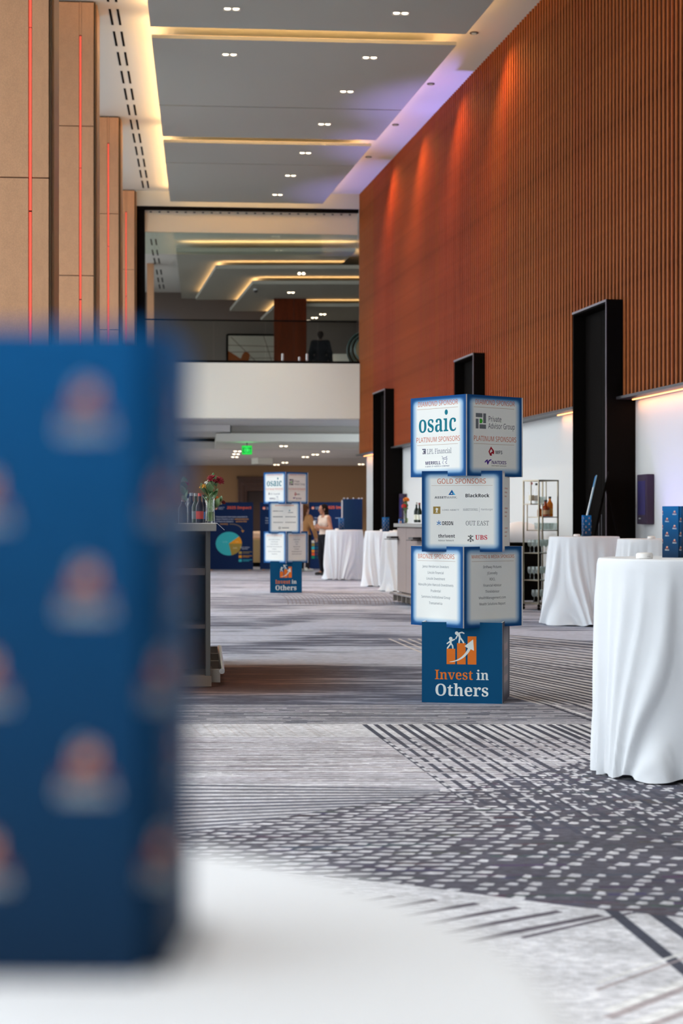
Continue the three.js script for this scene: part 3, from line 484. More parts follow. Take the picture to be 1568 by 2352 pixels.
const listFace = (title, x0, x1, size, rows, col) => sponsorFace((c, S) => {
  fit(c, S, title, x0, x1, 0.125, size, SANS, HEAD); rect(c, S, 0.13, 0.182, 0.86, 0.185, 'rgba(160,130,110,0.9)');
  c.font = `${0.042 * S}px ${SANS}`; c.textAlign = 'center'; c.fillStyle = col; rows.forEach((r, i) => c.fillText(r, 0.485 * S, (0.268 + i * 0.0765) * S));
});
const faceBronze = listFace('BRONZE SPONSORS', 0.135, 0.845, 0.078, ['Janus Henderson Investors', 'Lincoln Financial', 'Lincoln Investment', 'Manulife John Hancock Investments', 'Prudential', 'Sammons Institutional Group', 'Transamerica'], '#6a7076');
const faceMedia = listFace('MARKETING & MEDIA SPONSORS', 0.125, 0.87, 0.056, ['Driftway Pictures', 'JConnelly', 'RDCL', 'Financial Advisor', 'ThinkAdvisor', 'WealthManagement.com', 'Wealth Solutions Report'], '#4a4d50');
const faceSilver = sponsorFace((c, S) => {      // far tower: another list, too far off to read
  rect(c, S, 0.2, 0.10, 0.8, 0.135, 'rgba(196,106,78,0.45)');
  for (const [a, b, y, h] of [[0.14, 0.30, 0.30, 0.022], [0.32, 0.46, 0.30, 0.014], [0.62, 0.78, 0.345, 0.016], [0.14, 0.46, 0.48, 0.024], [0.53, 0.86, 0.48, 0.02], [0.15, 0.46, 0.655, 0.016], [0.53, 0.86, 0.655, 0.018], [0.42, 0.66, 0.83, 0.026]]) for (let x = a; x < b - 0.012; x += 0.021) rect(c, S, x, y - h, x + 0.014, y + h * 0.6, 'rgba(90,96,102,0.8)');
  shape(c, S, [[0.66, 0.24], [0.69, 0.29], [0.64, 0.30]], '#2d7c8c'); c.strokeStyle = '#555'; c.lineWidth = 0.012 * S; c.strokeRect(0.325 * S, 0.80 * S, 0.05 * S, 0.055 * S);
}, [22, 76, 140], [92, 140, 190], 0.12);
const faceSide = sponsorFace((c, S) => { for (const y of [0.2, 0.45, 0.7]) for (let i = 0; i < 3; i++) rect(c, S, 0.3, y + i * 0.05, 0.72 - i * 0.08, y + i * 0.05 + 0.018, 'rgba(196,150,140,0.6)'); }, [186, 186, 200], [205, 203, 210], 0.06);
const faceFoot = sponsorFace((c, S) => { for (const y of [0.28, 0.48, 0.68]) for (let i = 0; i < 3; i++) rect(c, S, 0.28 + i * 0.15, y, 0.38 + i * 0.15, y + 0.09, 'rgba(225,190,190,0.55)'); }, [84, 84, 98], [110, 110, 122], 0.3, [158, 154, 160]);
// the emblem with bars, arrow and two climbing figures; unit: its own width, placed at (x, y)
function emblem(c, S, x, y, k, figures = '#e6ebe6', bar = '#e8792c') {
  const p = (a, b) => [x + a * k, y + b * k], R = (a, b, a2, b2, f) => { const [q, w] = p(a, b), [e, r] = p(a2, b2); rect(c, S, q, w, e, r, f); };
  R(0, 0.62, 0.29, 1.14, bar); R(0.35, 0.43, 0.64, 1.14, bar); R(0.705, 0.20, 1, 1.14, bar);
  c.fillStyle = figures; c.beginPath(); const m = (a, b) => p(a, b).map((q) => q * S);
  c.moveTo(...m(0.10, 1.055)); c.quadraticCurveTo(...m(0.52, 1.0), ...m(0.72, 0.60)); c.lineTo(...m(0.60, 0.53)); c.lineTo(...m(0.89, 0.30)); c.lineTo(...m(0.92, 0.68)); c.lineTo(...m(0.81, 0.63)); c.quadraticCurveTo(...m(0.58, 1.05), ...m(0.10, 1.075)); c.fill();
  const dot = (a, b, r) => { c.beginPath(); c.arc(...m(a, b), r * k * S, 0, 7); c.fill(); }, s = (pts, w) => stroke(c, S, pts.map(([a, b]) => p(a, b)), w * k, figures);
  dot(0.14, 0.285, 0.06); s([[0.13, 0.36], [0.14, 0.44]], 0.07); s([[0.14, 0.37], [0.26, 0.31]], 0.045); s([[0.11, 0.38], [0.02, 0.45]], 0.045); s([[0.14, 0.45], [0.03, 0.60]], 0.05); s([[0.15, 0.45], [0.20, 0.52], [0.21, 0.60]], 0.05);
  dot(0.34, 0.10, 0.06); s([[0.41, 0.12], [0.44, 0.22]], 0.075); s([[0.38, 0.15], [0.31, 0.28]], 0.045); s([[0.43, 0.09], [0.52, 0.07], [0.58, 0.10]], 0.045); s([[0.44, 0.24], [0.42, 0.41]], 0.055); s([[0.45, 0.24], [0.52, 0.33], [0.57, 0.41]], 0.055);
}
function invest(c, S, x0, x1, y, h1, h2) { const w = x1 - x0; fit(c, S, 'Invest', x0, x0 + w * 0.71, y, h1, SERIF, '#e8792c', 'bold'); fit(c, S, 'in', x0 + w * 0.765, x1, y, h1, SERIF, '#e6ebe6', 'bold'); fit(c, S, 'Others', x0, x1, y + h1 * 0.52 + h2 * 0.5, h2, SERIF, '#eef1ec', 'bold'); }
const faceInvest = canvasTex(FS, FS, (c) => { c.fillStyle = '#0c4f78'; c.fillRect(0, 0, FS, FS); emblem(c, FS, 0.31, 0.10, 0.37); invest(c, FS, 0.16, 0.835, 0.652, 0.165, 0.205); });

// ---------------------------------------------------------------- sponsor towers of four boxes
const CUBE = 0.557, LAP = 0.036;
const printed = (tex) => matte(0xffffff, { map: tex });
const edgeM = std([0.78, 0.78, 0.77], 0.7), blankM = std([0.70, 0.70, 0.70], 0.7);
const prints = { top: printed(faceTop1), pag: printed(facePag), gold: printed(faceGold), silver: printed(faceSilver), bronze: printed(faceBronze), media: printed(faceMedia), invest: printed(faceInvest), side: printed(faceSide), foot: printed(faceFoot) };
function tower(label, x, z, turns, faces) {
  const t = thing('sponsor_tower', label, 'display', [x, 0, z]), P = 0.011;
  const wide = box(CUBE, CUBE, P), thin = box(CUBE - 2 * P, CUBE, P);
  turns.forEach((a, i) => {
    const cube = new THREE.Group(); cube.name = 'box'; cube.position.y = CUBE / 2 + i * (CUBE - LAP); cube.rotation.y = a * Math.PI / 180; t.add(cube);
    faces[i].forEach((f, k) => { const m = f || blankM, g = new THREE.Mesh(k % 2 ? thin : wide, [edgeM, edgeM, edgeM, edgeM, m, blankM]); g.name = 'face_panel'; g.castShadow = g.receiveShadow = true; g.rotation.y = k * Math.PI / 2; g.position.set(Math.sin(k * Math.PI / 2) * (CUBE / 2 - P / 2), 0, Math.cos(k * Math.PI / 2) * (CUBE / 2 - P / 2)); cube.add(g); });
    part('lid', box(CUBE - 2 * P, 0.006, CUBE - 2 * P, 0, CUBE / 2 - 0.012, 0), blankM, cube);
  });
  return t;
}
const T = prints;
tower('near sponsor tower of four stacked printed boxes, in sharp focus', 0.882, -11.67, [-11, -53, -11, -50], [[T.invest, T.foot, T.foot, T.invest], [T.bronze, T.media, T.bronze, T.media], [T.gold, T.side, T.gold, T.side], [T.top, T.pag, T.top, T.pag]]);
tower('far sponsor tower of four stacked boxes, small and out of focus', -0.985, -29.3, [2.5, -43, -3.5, -44], [[T.invest, T.foot, T.foot, T.side], [T.bronze, T.media, T.bronze, T.media], [T.silver, T.side, T.silver, T.side], [T.top, T.pag, T.top, T.pag]]);

// ---------------------------------------------------------------- cocktail tables under white cloths
const TABLE = 1.07;
function clothGeometry(R, sd, drop = 1, flare = 0.07) {
  const N = 220, K = 46, pos = [], t = [], idx = [], o = (k) => { const x = Math.sin(sd * 12.9898 + k * 78.233) * 43758.5453; return x - Math.floor(x); };
  const folds = [[7, 0.034], [11, 0.034], [17, 0.024], [27, 0.013]].map(([n, a], i) => [n + Math.floor(o(i) * 3), a, o(i + 9) * 6.28]);
  const ring = (r, y, f, tt) => { for (let i = 0; i <= N; i++) { const a = i / N * Math.PI * 2, w = a + 0.55 * tt * tt * Math.sin(3 * a + o(30) * 6) * f + 0.1 * Math.sin(a * 2 + sd);
    let d = 0; for (const [n, m, p] of folds) { const s = Math.sin(n * w + p); d += m * (0.55 + 0.45 * Math.sin(a * 2 + p * 3)) * (s > 0 ? Math.pow(s, 0.8) : -0.55 * Math.pow(-s, 1.5)); }
    const q = r + f * (d * (0.35 + 1.35 * tt) + flare * (0.55 + 0.6 * Math.sin(2 * a + sd * 1.7) * 0.5 + 0.3 * Math.sin(5 * a + sd)) * tt * tt), yy = y + (tt > 0.93 ? f * 0.012 * (1 + Math.sin(9 * w + sd)) * (tt - 0.93) / 0.07 : 0);
    pos.push(q * Math.cos(a), yy, q * Math.sin(a)); t.push(q * Math.cos(a), q * Math.sin(a) + yy); } };
  const rows = []; for (const k of [0, 0.3, 0.6, 0.85, 0.96]) rows.push([R * k, TABLE, 0, 0]);
  for (let k = 1; k <= 5; k++) { const a = k / 5 * Math.PI / 2; rows.push([R - 0.014 + 0.014 * Math.sin(a), TABLE - 0.014 + 0.014 * Math.cos(a), k / 5 * 0.12, 0]); }
  for (let k = 1; k <= K; k++) { const tt = k / K; rows.push([R + 0.004, (TABLE - 0.014) * (1 - tt * drop) + 0.004, Math.min(1, 0.12 + tt * 5), tt]); }
  rows.forEach((r) => ring(...r));
  for (let r = 0; r < rows.length - 1; r++) for (let i = 0; i < N; i++) { const a = r * (N + 1) + i, b = a + N + 1; idx.push(a, a + 1, b, a + 1, b + 1, b); }
  const g = new THREE.BufferGeometry(); g.setAttribute('position', new THREE.Float32BufferAttribute(pos, 3)); g.setAttribute('uv', new THREE.Float32BufferAttribute(t, 2)); g.setIndex(idx); g.computeVertexNormals(); return g;
}
function cocktailTable(label, x, z, sd, R = 0.4, turn = 0, flare = 0.07) {
  const t = thing('cocktail_table', label, 'table', [x, 0, z], turn);
  part('tablecloth', clothGeometry(R, sd, 1, flare), M.cloth, t);
  part('tabletop', cyl(R - 0.02, R - 0.02, 0.02, 0, TABLE - 0.016, 0, 40), M.barDark, t); part('pole', cyl(0.035, 0.035, TABLE - 0.05, 0, 0.52, 0), M.chrome, t); part('base', lathe([[0, 0.03], [0.05, 0.03], [0.25, 0.012], [0.26, 0.001], [0, 0.001]]), M.darkMetal, t);
  return t;
}
cocktailTable('white-clothed cocktail table right in front of the viewer, strongly blurred', -0.305, -0.60, 1.3, 0.395);
cocktailTable('nearest white-clothed cocktail table on the right, cut by the frame edge', 1.70, -8.25, 4.1, 0.418, 0.6, 0.0);
cocktailTable('white-clothed cocktail table with bunched hem, in front of the near black portal', 2.955, -20.15, 2.7, 0.425, 2.2, 0.11);
cocktailTable('white-clothed cocktail table half hidden behind the nearest right one', 3.32, -17.4, 6.6, 0.415, 1.1);
cocktailTable('white-clothed cocktail table beside the curved navy screen', 0.06, -35.8, 5.2, 0.40, 0.4, 0.09);
cocktailTable('white-clothed cocktail table left of the far bar, rearmost of the two touching', 0.86, -32.1, 3.9, 0.40, 2.0, 0.14);
cocktailTable('white-clothed cocktail table touching the far bar, front one of the two', 1.15, -29.75, 8.8, 0.40, 4.4, 0.12);

// blue printed table boxes
const BOXH = 0.257;
const boxTex = canvasTex(512, 1644, (c) => {
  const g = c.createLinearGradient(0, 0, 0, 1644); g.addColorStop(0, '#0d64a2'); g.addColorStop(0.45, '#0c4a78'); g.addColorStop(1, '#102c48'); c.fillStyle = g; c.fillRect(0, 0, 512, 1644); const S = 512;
  const one = (cx, cy) => { const k = 0.115; emblem(c, S, cx - k / 2, cy - 0.165, k); fit(c, S, 'Invest in', cx - 0.12, cx + 0.12, cy + 0.015, 0.06, SERIF, '#e8792c', 'bold'); fit(c, S, 'Others', cx - 0.135, cx + 0.135, cy + 0.085, 0.088, SERIF, '#e6ebe6', 'bold'); };
  const p = 0.071 / 0.08; for (let k = 0; k < 3; k++) { one(0.75, 0.43 + k * p); one(0.25, 0.43 + (k + 0.5) * p); }
}, [1 / 0.08, 1 / BOXH]);
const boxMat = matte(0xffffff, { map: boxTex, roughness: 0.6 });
const boxGeo = (() => {
  const a = 0.05, n = 0.009, pts = [[-a + n, a], [a - n, a], [a - n, a - n], [a, a - n], [a, -a + n], [a - n, -a + n], [a - n, -a], [-a + n, -a], [-a + n, -a + n], [-a, -a + n], [-a, a - n], [-a + n, a - n]];
  const pos = [], t = [], idx = []; let u = 0;
  pts.forEach((p, i) => { const q = pts[(i + 1) % 12], l = Math.hypot(q[0] - p[0], q[1] - p[1]), b = pos.length / 3; for (const [r, w] of [[p, u], [q, u + l]]) for (const y of [0, BOXH]) { pos.push(r[0], y, r[1]); t.push(w - 0.0006, Math.min(y, BOXH - 0.0002)); } u += l; idx.push(b, b + 2, b + 1, b + 2, b + 3, b + 1); });
  const g = new THREE.BufferGeometry(); g.setAttribute('position', new THREE.Float32BufferAttribute(pos, 3)); g.setAttribute('uv', new THREE.Float32BufferAttribute(t, 2)); g.setIndex(idx.reverse()); g.computeVertexNormals();
  const s = new THREE.Shape(pts.map((p) => new THREE.Vector2(p[0], -p[1]))), f = plain(g), cap = plain(new THREE.ShapeGeometry(s).rotateX(-Math.PI / 2).translate(0, BOXH, 0)); cap.attributes.uv.array.fill(0.25);
  const g2 = mergeGeometries([f, cap]); g2.computeVertexNormals(); return g2;
})();
let boxFirst = null;
function tableBox(label, x, z, turn, y = TABLE, sc = 1) {
  if (boxFirst) return copyOf(boxFirst, [x, y, z], turn, label);
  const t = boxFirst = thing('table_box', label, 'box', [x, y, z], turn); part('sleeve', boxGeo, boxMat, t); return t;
}
tableBox('tall blue printed box close to the viewer, strongly blurred at the left', -0.1185, -0.70, -0.03);
tableBox('blue printed box on the nearest right table, beside the white puck', 1.672, -8.30, -0.62);
tableBox('blue printed box on the table before the near portal', 3.005, -20.3, 0.12);
tableBox('blue printed box on the table beside the curved navy screen', -0.005, -36.0, 0.3);
tableBox('blue printed box on the far table left of the bar', 0.80, -29.95, 0.7);
// white pucks
let puckFirst = null;
function puck(label, x, z, y = TABLE) {
  if (puckFirst) return copyOf(puckFirst, [x, y, z], 0, label);
  const t = puckFirst = thing('puck_light', label, 'candle', [x, y, z]);
  part('body', lathe([[0, 0], [0.038, 0], [0.0405, 0.003], [0.0405, 0.020], [0.037, 0.026], [0.03, 0.0285], [0, 0.030]], 40), M.puck, t); part('mark', box(0.016, 0.0025, 0.002, 0.014, 0.011, 0.0395), std([0.4, 0.38, 0.4], 0.6), t);
  return t;
}
puck('white round puck on the nearest right table', 1.475, -8.06); puck('white round puck on the table before the near portal', 2.85, -20.05); puck('white round puck on the half-hidden right table', 3.22, -17.2);
puck('white round puck on the table by the navy screen', -0.10, -35.75); puck('white round puck on the rear one of the two touching far tables', 0.78, -31.9); puck('white round puck on the front far table, touching the bar', 0.96, -29.6);

// ---------------------------------------------------------------- bars
function bar(label, x, z, turn, len, depth, H2, open) {
  // local: origin at the near right corner on the floor, body to the left (-x) or right by depth sign and away (-z)
  const t = thing('portable_bar', label, 'bar', [x, 0, z], turn), d = depth, s = Math.sign(d), o = s < 0 ? 1 : -1;   // o: side facing the aisle
  const X = (a, b, y0, y1, z0, z1) => span(Math.min(a, b), Math.max(a, b), y0, y1, z0, z1);
  part('countertop', rbox(Math.abs(d) + 0.09, 0.055, len + 0.12, d / 2, H2 - 0.0275, -len / 2, 0.006), M.barTop, t);
  const face = M.barStone;
  if (open) {
    part('front_panel', X(0, -0.034, 0.085, H2 - 0.055, -len, 0), M.barEdge, t); part('front_panel', X(d, d + 0.034, 0.085, H2 - 0.055, -len, 0), M.barEdge, t);
    part('back_panel', X(-0.034, d + 0.034, 0.085, H2 - 0.055, -0.62, -0.60), M.barDark, t); part('far_end', X(-0.034, d + 0.034, 0.085, H2 - 0.055, -len, -len + 0.03), M.barDark, t);
    part('lining', [X(-0.034, -0.040, 0.085, H2 - 0.055, -0.60, -0.012), X(-0.034, d + 0.034, H2 - 0.075, H2 - 0.056, -0.60, -0.01)], M.barDark, t);
    for (const [a, b] of [[0.845, 0.898], [0.44, 0.47]]) part('shelf', X(-0.041, d + 0.034, a, b, -0.598, -0.012), matte([0.10, 0.078, 0.068]), t);
    part('base', X(0.008, d, 0.005, 0.085, -len, 0.012), matte([0.21, 0.155, 0.12]), t);
  } else {
    const q = len / 3;
    for (let i = 0; i < 3; i++) part('front_panel', rbox(0.03, H2 - 0.24, q - 0.012, 0.015, 0.175 + (H2 - 0.24) / 2, -q * (i + 0.5), 0.004), face, t);
    part('body', X(0.03, d, 0.16, H2 - 0.055, -len, -0.0), face, t); part('base', X(0.06, d - 0.04, 0.0, 0.16, -len + 0.05, -0.05), M.barDark, t);
    for (const zz of [-0.42, -len - 0.02]) part('drink_ledge', [rbox(0.17, 0.012, 0.36, -0.08, H2 - 0.245, zz, 0.004), prism([[-0.005, zz - 0.14], [-0.005, zz + 0.14], [-0.13, zz + 0.16], [-0.13, zz - 0.16]], H2 - 0.232, H2 - 0.20)], M.darkMetal, t);
  }
  // foot rail on brackets along the aisle side
  const nb = open ? 4 : 7, bracket = prism([[0, 0], [o * 0.075, 0], [o * 0.075, -0.03], [0, -0.03]], 0.03, 0.13), bm = std([0.27, 0.23, 0.20], 0.5);
  for (let k = 0; k < nb; k++) part('bracket', bracket, bm, t, 0, 0, -0.06 - (len - 0.12) * k / (nb - 1) + 0.015);
  if (open) part('foot_rail', cyl(0.021, 0.021, len - 0.02, 0, 0, 0, 20).rotateX(Math.PI / 2).translate(o * 0.087, 0.118, -len / 2), M.chrome, t);
  else part('foot_rail', rbox(0.12, 0.03, len, o * 0.06, 0.145, -len / 2, 0.008), M.chrome, t);
  return t;
}
const lb = hp(0.0308, 12.54), LBT = 1.232;
bar('grey bar counter at the left with open shelves, half behind the blurred box', lb[0], lb[1], TH, 2.4, -0.75, LBT, true);
const rb = [1.205, -23.7], RBT = 1.222;
bar('stone-grey bar at the right, partly behind the near sponsor tower', rb[0], rb[1], TW, 2.0, 0.72, RBT, false);
{ const [x, z] = hp(-0.30, 13.2), t = thing('bar_runner', 'white cloth laid over the left bar top', 'cloth', [x, LBT, z], TH); part('cloth', rbox(0.68, 0.006, 1.2, 0.045, 0.004, -0.1, 0.002), M.cloth, t); part('corner', rbox(0.075, 0.004, 0.09, 0, 0, 0, 0.002).rotateZ(-0.75), M.cloth, t, 0.412, -0.022, 0.4); }
{ const t = thing('bar_napkin', 'folded white cloth on the far bar top', 'cloth', [1.38, RBT, -24.6], TW); part('cloth', rbox(0.5, 0.014, 0.9, 0, 0.007, 0, 0.005), M.cloth, t); }

// ---------------------------------------------------------------- flowers, vases, bottles
const petalsOf = (r, n, rings, flatness) => { const gs = [], N = n * rings; for (let i = 0; i < N; i++) { const y = 0.98 - (i + 0.5) / N * (1.25 + flatness), a = i * 2.39996, q = r * (0.62 + 0.4 * (1 - y) * 0.75); const g = new THREE.SphereGeometry(1, 6, 5).scale(q * 0.5, q * 0.11, q * 0.2).translate(q * 0.48, 0, 0).rotateZ(Math.asin(Math.max(-0.6, y * 0.95))).rotateX(0.3).rotateY(a); gs.push(g); } gs.push(new THREE.SphereGeometry(r * 0.45, 10, 8)); return merge(gs); };
const leafGeo = (l, w, bend = 0.4) => { const g = new THREE.PlaneGeometry(w, l, 4, 8).translate(0, l / 2, 0), p = g.attributes.position; for (let i = 0; i < p.count; i++) { const y = p.getY(i) / l, x = p.getX(i) * Math.pow(Math.sin(Math.PI * Math.min(0.97, y * 0.92 + 0.06)), 0.8); p.setXYZ(i, x, p.getY(i), bend * l * y * y + Math.abs(x) * 0.4); } g.computeVertexNormals(); return g; };
function flower(label, [x, y, z], [hx, hy, hz], r, color, { leaves = 3, n = 12, rings = 4, flat: fl = 0.25, name = 'flower', leafMat = M.green } = {}) {
  const t = thing(name, label, 'flower', [x, y, z]);
  part('stem', tube([[0, 0, 0], [hx * 0.25, hy * 0.5, hz * 0.25], [hx, hy, hz]], 0.003, 12, 6), M.stem, t);
  const b = part('bloom', petalsOf(r, n, rings, fl), std(color, 0.6), t, hx, hy, hz); b.rotation.set(0.35, 0, -hx * 2);
  for (let i = 0; i < leaves; i++) { const f = 0.55 + 0.4 * i / Math.max(1, leaves), l = part('leaf', leafGeo(rr(0.06, 0.1), rr(0.038, 0.06)), i % 2 ? leafMat : M.paleGreen, t, hx * f * f, hy * f, hz * f * f); l.rotation.set(rr(0.2, 1.0), rr(0, 6.28), rr(-0.3, 0.3)); }
  return t;
}
function vase(label, [x, y, z], h, r0, r1) {
  const t = thing('glass_vase', label, 'vase', [x, y, z]), k = 0.0025;
  part('glass', lathe([[0, 0], [r0, 0], [r0 * 0.96, 0.02], [(r0 + r1) / 2 * 0.9, h * 0.7], [r1, h], [r1 - k, h], [(r0 + r1) / 2 * 0.9 - k, h * 0.7], [r0 * 0.96 - k, 0.02], [0, 0.012]], 28), M.bottleGlass, t);
  part('water', lathe([[0, 0.013], [r0 * 0.95 - k, 0.02], [r0 * 0.93 - k, h * 0.42], [0, h * 0.42]], 24), new THREE.MeshPhysicalMaterial({ color: 0xdfeacb, roughness: 0.05, transmission: 1, thickness: 0, ior: 1.33 }), t);
  return t;
}
const onBar = (px, d) => [(px - 784) / F * d, LBT + 0.006, -d];
{
  const p = onBar(482, 12.85), q = (dx, dz = 0) => [p[0] + dx, p[1] + 0.014, p[2] + dz];
  vase('clear glass vase with red and yellow flowers on the end of the left bar', p, 0.205, 0.04, 0.036);
  flower('dark red double bloom, left one above the vase on the left bar', q(0.002), [0.018, 0.335, 0.01], 0.05, [0.33, 0.012, 0.03], { leaves: 6 });
  flower('dark red bloom, right one above the vase on the left bar', q(0.006, -0.01), [0.058, 0.322, -0.02], 0.052, [0.30, 0.010, 0.026], { leaves: 4 });
  flower('small white flower left of the red blooms on the left bar', q(-0.004, 0.008), [-0.022, 0.30, 0.02], 0.022, [0.75, 0.75, 0.68], { leaves: 3, rings: 2, n: 8 });
  flower('yellow-orange flower low on the left of the vase on the left bar', q(-0.008), [-0.045, 0.272, 0.015], 0.034, [0.85, 0.42, 0.03], { leaves: 3, rings: 2, n: 10 });
  const g = onBar(478, 13.35); vase('clear glass vase behind, on the left bar', g, 0.19, 0.033, 0.03);
  const gq = (dx) => [g[0] + dx, g[1] + 0.014, g[2]];
  flower('orange bloom leaning out right, behind the front vase', gq(0), [0.062, 0.185, 0.0], 0.036, [0.75, 0.20, 0.02], { leaves: 5, leafMat: M.paleGreen });
  flower('pale cream bloom leaning out right, lowest of the bunch', gq(0.003), [0.09, 0.15, 0.02], 0.026, [0.72, 0.55, 0.34], { leaves: 4 });
  flower('deep red bloom leaning out far right behind the vase', gq(0.005), [0.115, 0.155, 0.01], 0.026, [0.16, 0.006, 0.012], { leaves: 5 });
  const r = onBar(424, 13.3); vase('clear glass vase at the edge of the blurred box', r, 0.2, 0.033, 0.03);
  flower('single red bloom at the edge of the blurred box', [r[0], r[1] + 0.014, r[2]], [0.0, 0.31, 0], 0.038, [0.5, 0.02, 0.06], { leaves: 6, leafMat: M.paleGreen });
}
{
  const b = [(932 - 784) / F * 25.3, RBT, -25.3]; vase('clear glass vase with an orange and a red bloom on the far bar', b, 0.20, 0.035, 0.04);
  flower('round orange bloom on the far bar', [b[0], b[1] + 0.014, b[2]], [0.005, 0.355, 0], 0.058, [0.82, 0.24, 0.02], { leaves: 5 });
  flower('bright red bloom below the orange one on the far bar', [b[0], b[1] + 0.014, b[2] + 0.01], [-0.032, 0.255, 0.02], 0.05, [0.75, 0.015, 0.02], { leaves: 4, leafMat: M.paleGreen });
  const e = [(976 - 784) / F * 24.6, RBT + 0.014, -24.6]; flower('orange and green sprig beside the far wine bottles', e, [0.005, 0.2, 0], 0.03, [0.80, 0.30, 0.04], { leaves: 8, rings: 2 });
}
function bottle(label, [x, y, z], h, r, glassC, labelC, capC, group, opts = {}) {
  const t = thing(opts.name || 'bottle', label, 'bottle', [x, y, z], opts.turn || 0, group), n = r * 0.36, sh = opts.sh || 0.56;
  const gm = opts.clear ? M.bottleGlass : matte(glassC, { roughness: 0.15, specularIntensity: 0.45 });
  part('glass', lathe([[0, 0], [r * 0.95, 0], [r, 0.006], [r, h * sh], [r * 0.8, h * (sh + 0.08)], [n, h * (sh + 0.2)], [n, h * 0.985], [0, h * 0.99]], 20), gm, t);
  if (opts.fill) part('drink', cyl(r * 0.95, r * 0.95, h * sh * opts.fill, 0, h * sh * opts.fill / 2 + 0.004, 0, 18), std(glassC, 0.15), t);
  if (labelC) part('label', cyl(r * 1.012, r * 1.012, h * 0.26, 0, h * 0.27, 0, 20), std(labelC, 0.6), t);
  if (capC) part('cap', cyl(n * 1.25, n * 1.25, h * 0.1, 0, h * 0.955, 0, 14), std(capC, 0.4), t);
  return t;
}
bottle('tall dark brown bottle, leftmost on the left bar', onBar(431, 13.4), 0.235, 0.032, [0.03, 0.014, 0.01], null, [0.02, 0.02, 0.02]);
bottle('dark bottle with pale neck wrap on the left bar', onBar(439, 13.2), 0.24, 0.031, [0.02, 0.014, 0.014], null, [0.6, 0.62, 0.68]);
bottle('green-necked beer bottle with a grey label on the left bar', onBar(449, 13.08), 0.235, 0.03, [0.045, 0.06, 0.02], [0.22, 0.25, 0.26], [0.5, 0.5, 0.48]);
bottle('beer bottle with red cap and red label on the left bar', onBar(458.5, 12.9), 0.232, 0.03, [0.014, 0.012, 0.02], [0.62, 0.05, 0.03], [0.7, 0.06, 0.04]);
bottle('beer bottle with a blue and red label beside the vase on the left bar', onBar(467.5, 13.1), 0.222, 0.03, [0.012, 0.014, 0.03], [0.05, 0.16, 0.42], [0.03, 0.03, 0.05]);
bottle('drinking bottle of dull silver at the edge of the blurred box', onBar(419, 12.9), 0.17, 0.034, [0.09, 0.085, 0.085], null, null, undefined, { sh: 0.7 });
const onFar = (px, d) => [(px - 784) / F * d, RBT + 0.014, -d];
bottle('dark wine bottle with white neck and pale label on the far bar', onFar(956, 24.9), 0.30, 0.038, [0.012, 0.02, 0.014], [0.72, 0.72, 0.6], [0.75, 0.78, 0.74], undefined, { name: 'wine_bottle' });
bottle('dark wine bottle with red-brown capsule on the far bar', onFar(963, 24.8), 0.295, 0.038, [0.012, 0.02, 0.014], [0.75, 0.76, 0.64], [0.22, 0.03, 0.03], undefined, { name: 'wine_bottle' });
{ const p = onFar(978, 24.35), t = thing('ice_tub', 'white tub holding a dark tumbler on the far bar', 'tub', p); part('tub', lathe([[0, 0.002], [0.075, 0], [0.095, 0.115], [0.09, 0.115], [0.07, 0.008], [0, 0.008]], 28), std([0.82, 0.82, 0.8], 0.4), t); part('tumbler', lathe([[0, 0.01], [0.03, 0.01], [0.035, 0.1], [0.032, 0.1], [0.028, 0.014], [0, 0.014]], 18), M.black, t, 0, 0.04, 0.0); }
{ const p = [(921 - 784) / F * 25.6, RBT, -25.5], t = thing('card_box', 'small blue box with a pink front on the far bar', 'box', p, 0.3); part('box', rbox(0.08, 0.065, 0.06, 0, 0.0325, 0, 0.003), std([0.02, 0.12, 0.36], 0.6), t); part('front', rbox(0.035, 0.035, 0.004, -0.025, 0.02, 0.031, 0.001), std([0.75, 0.5, 0.5], 0.6), t); }

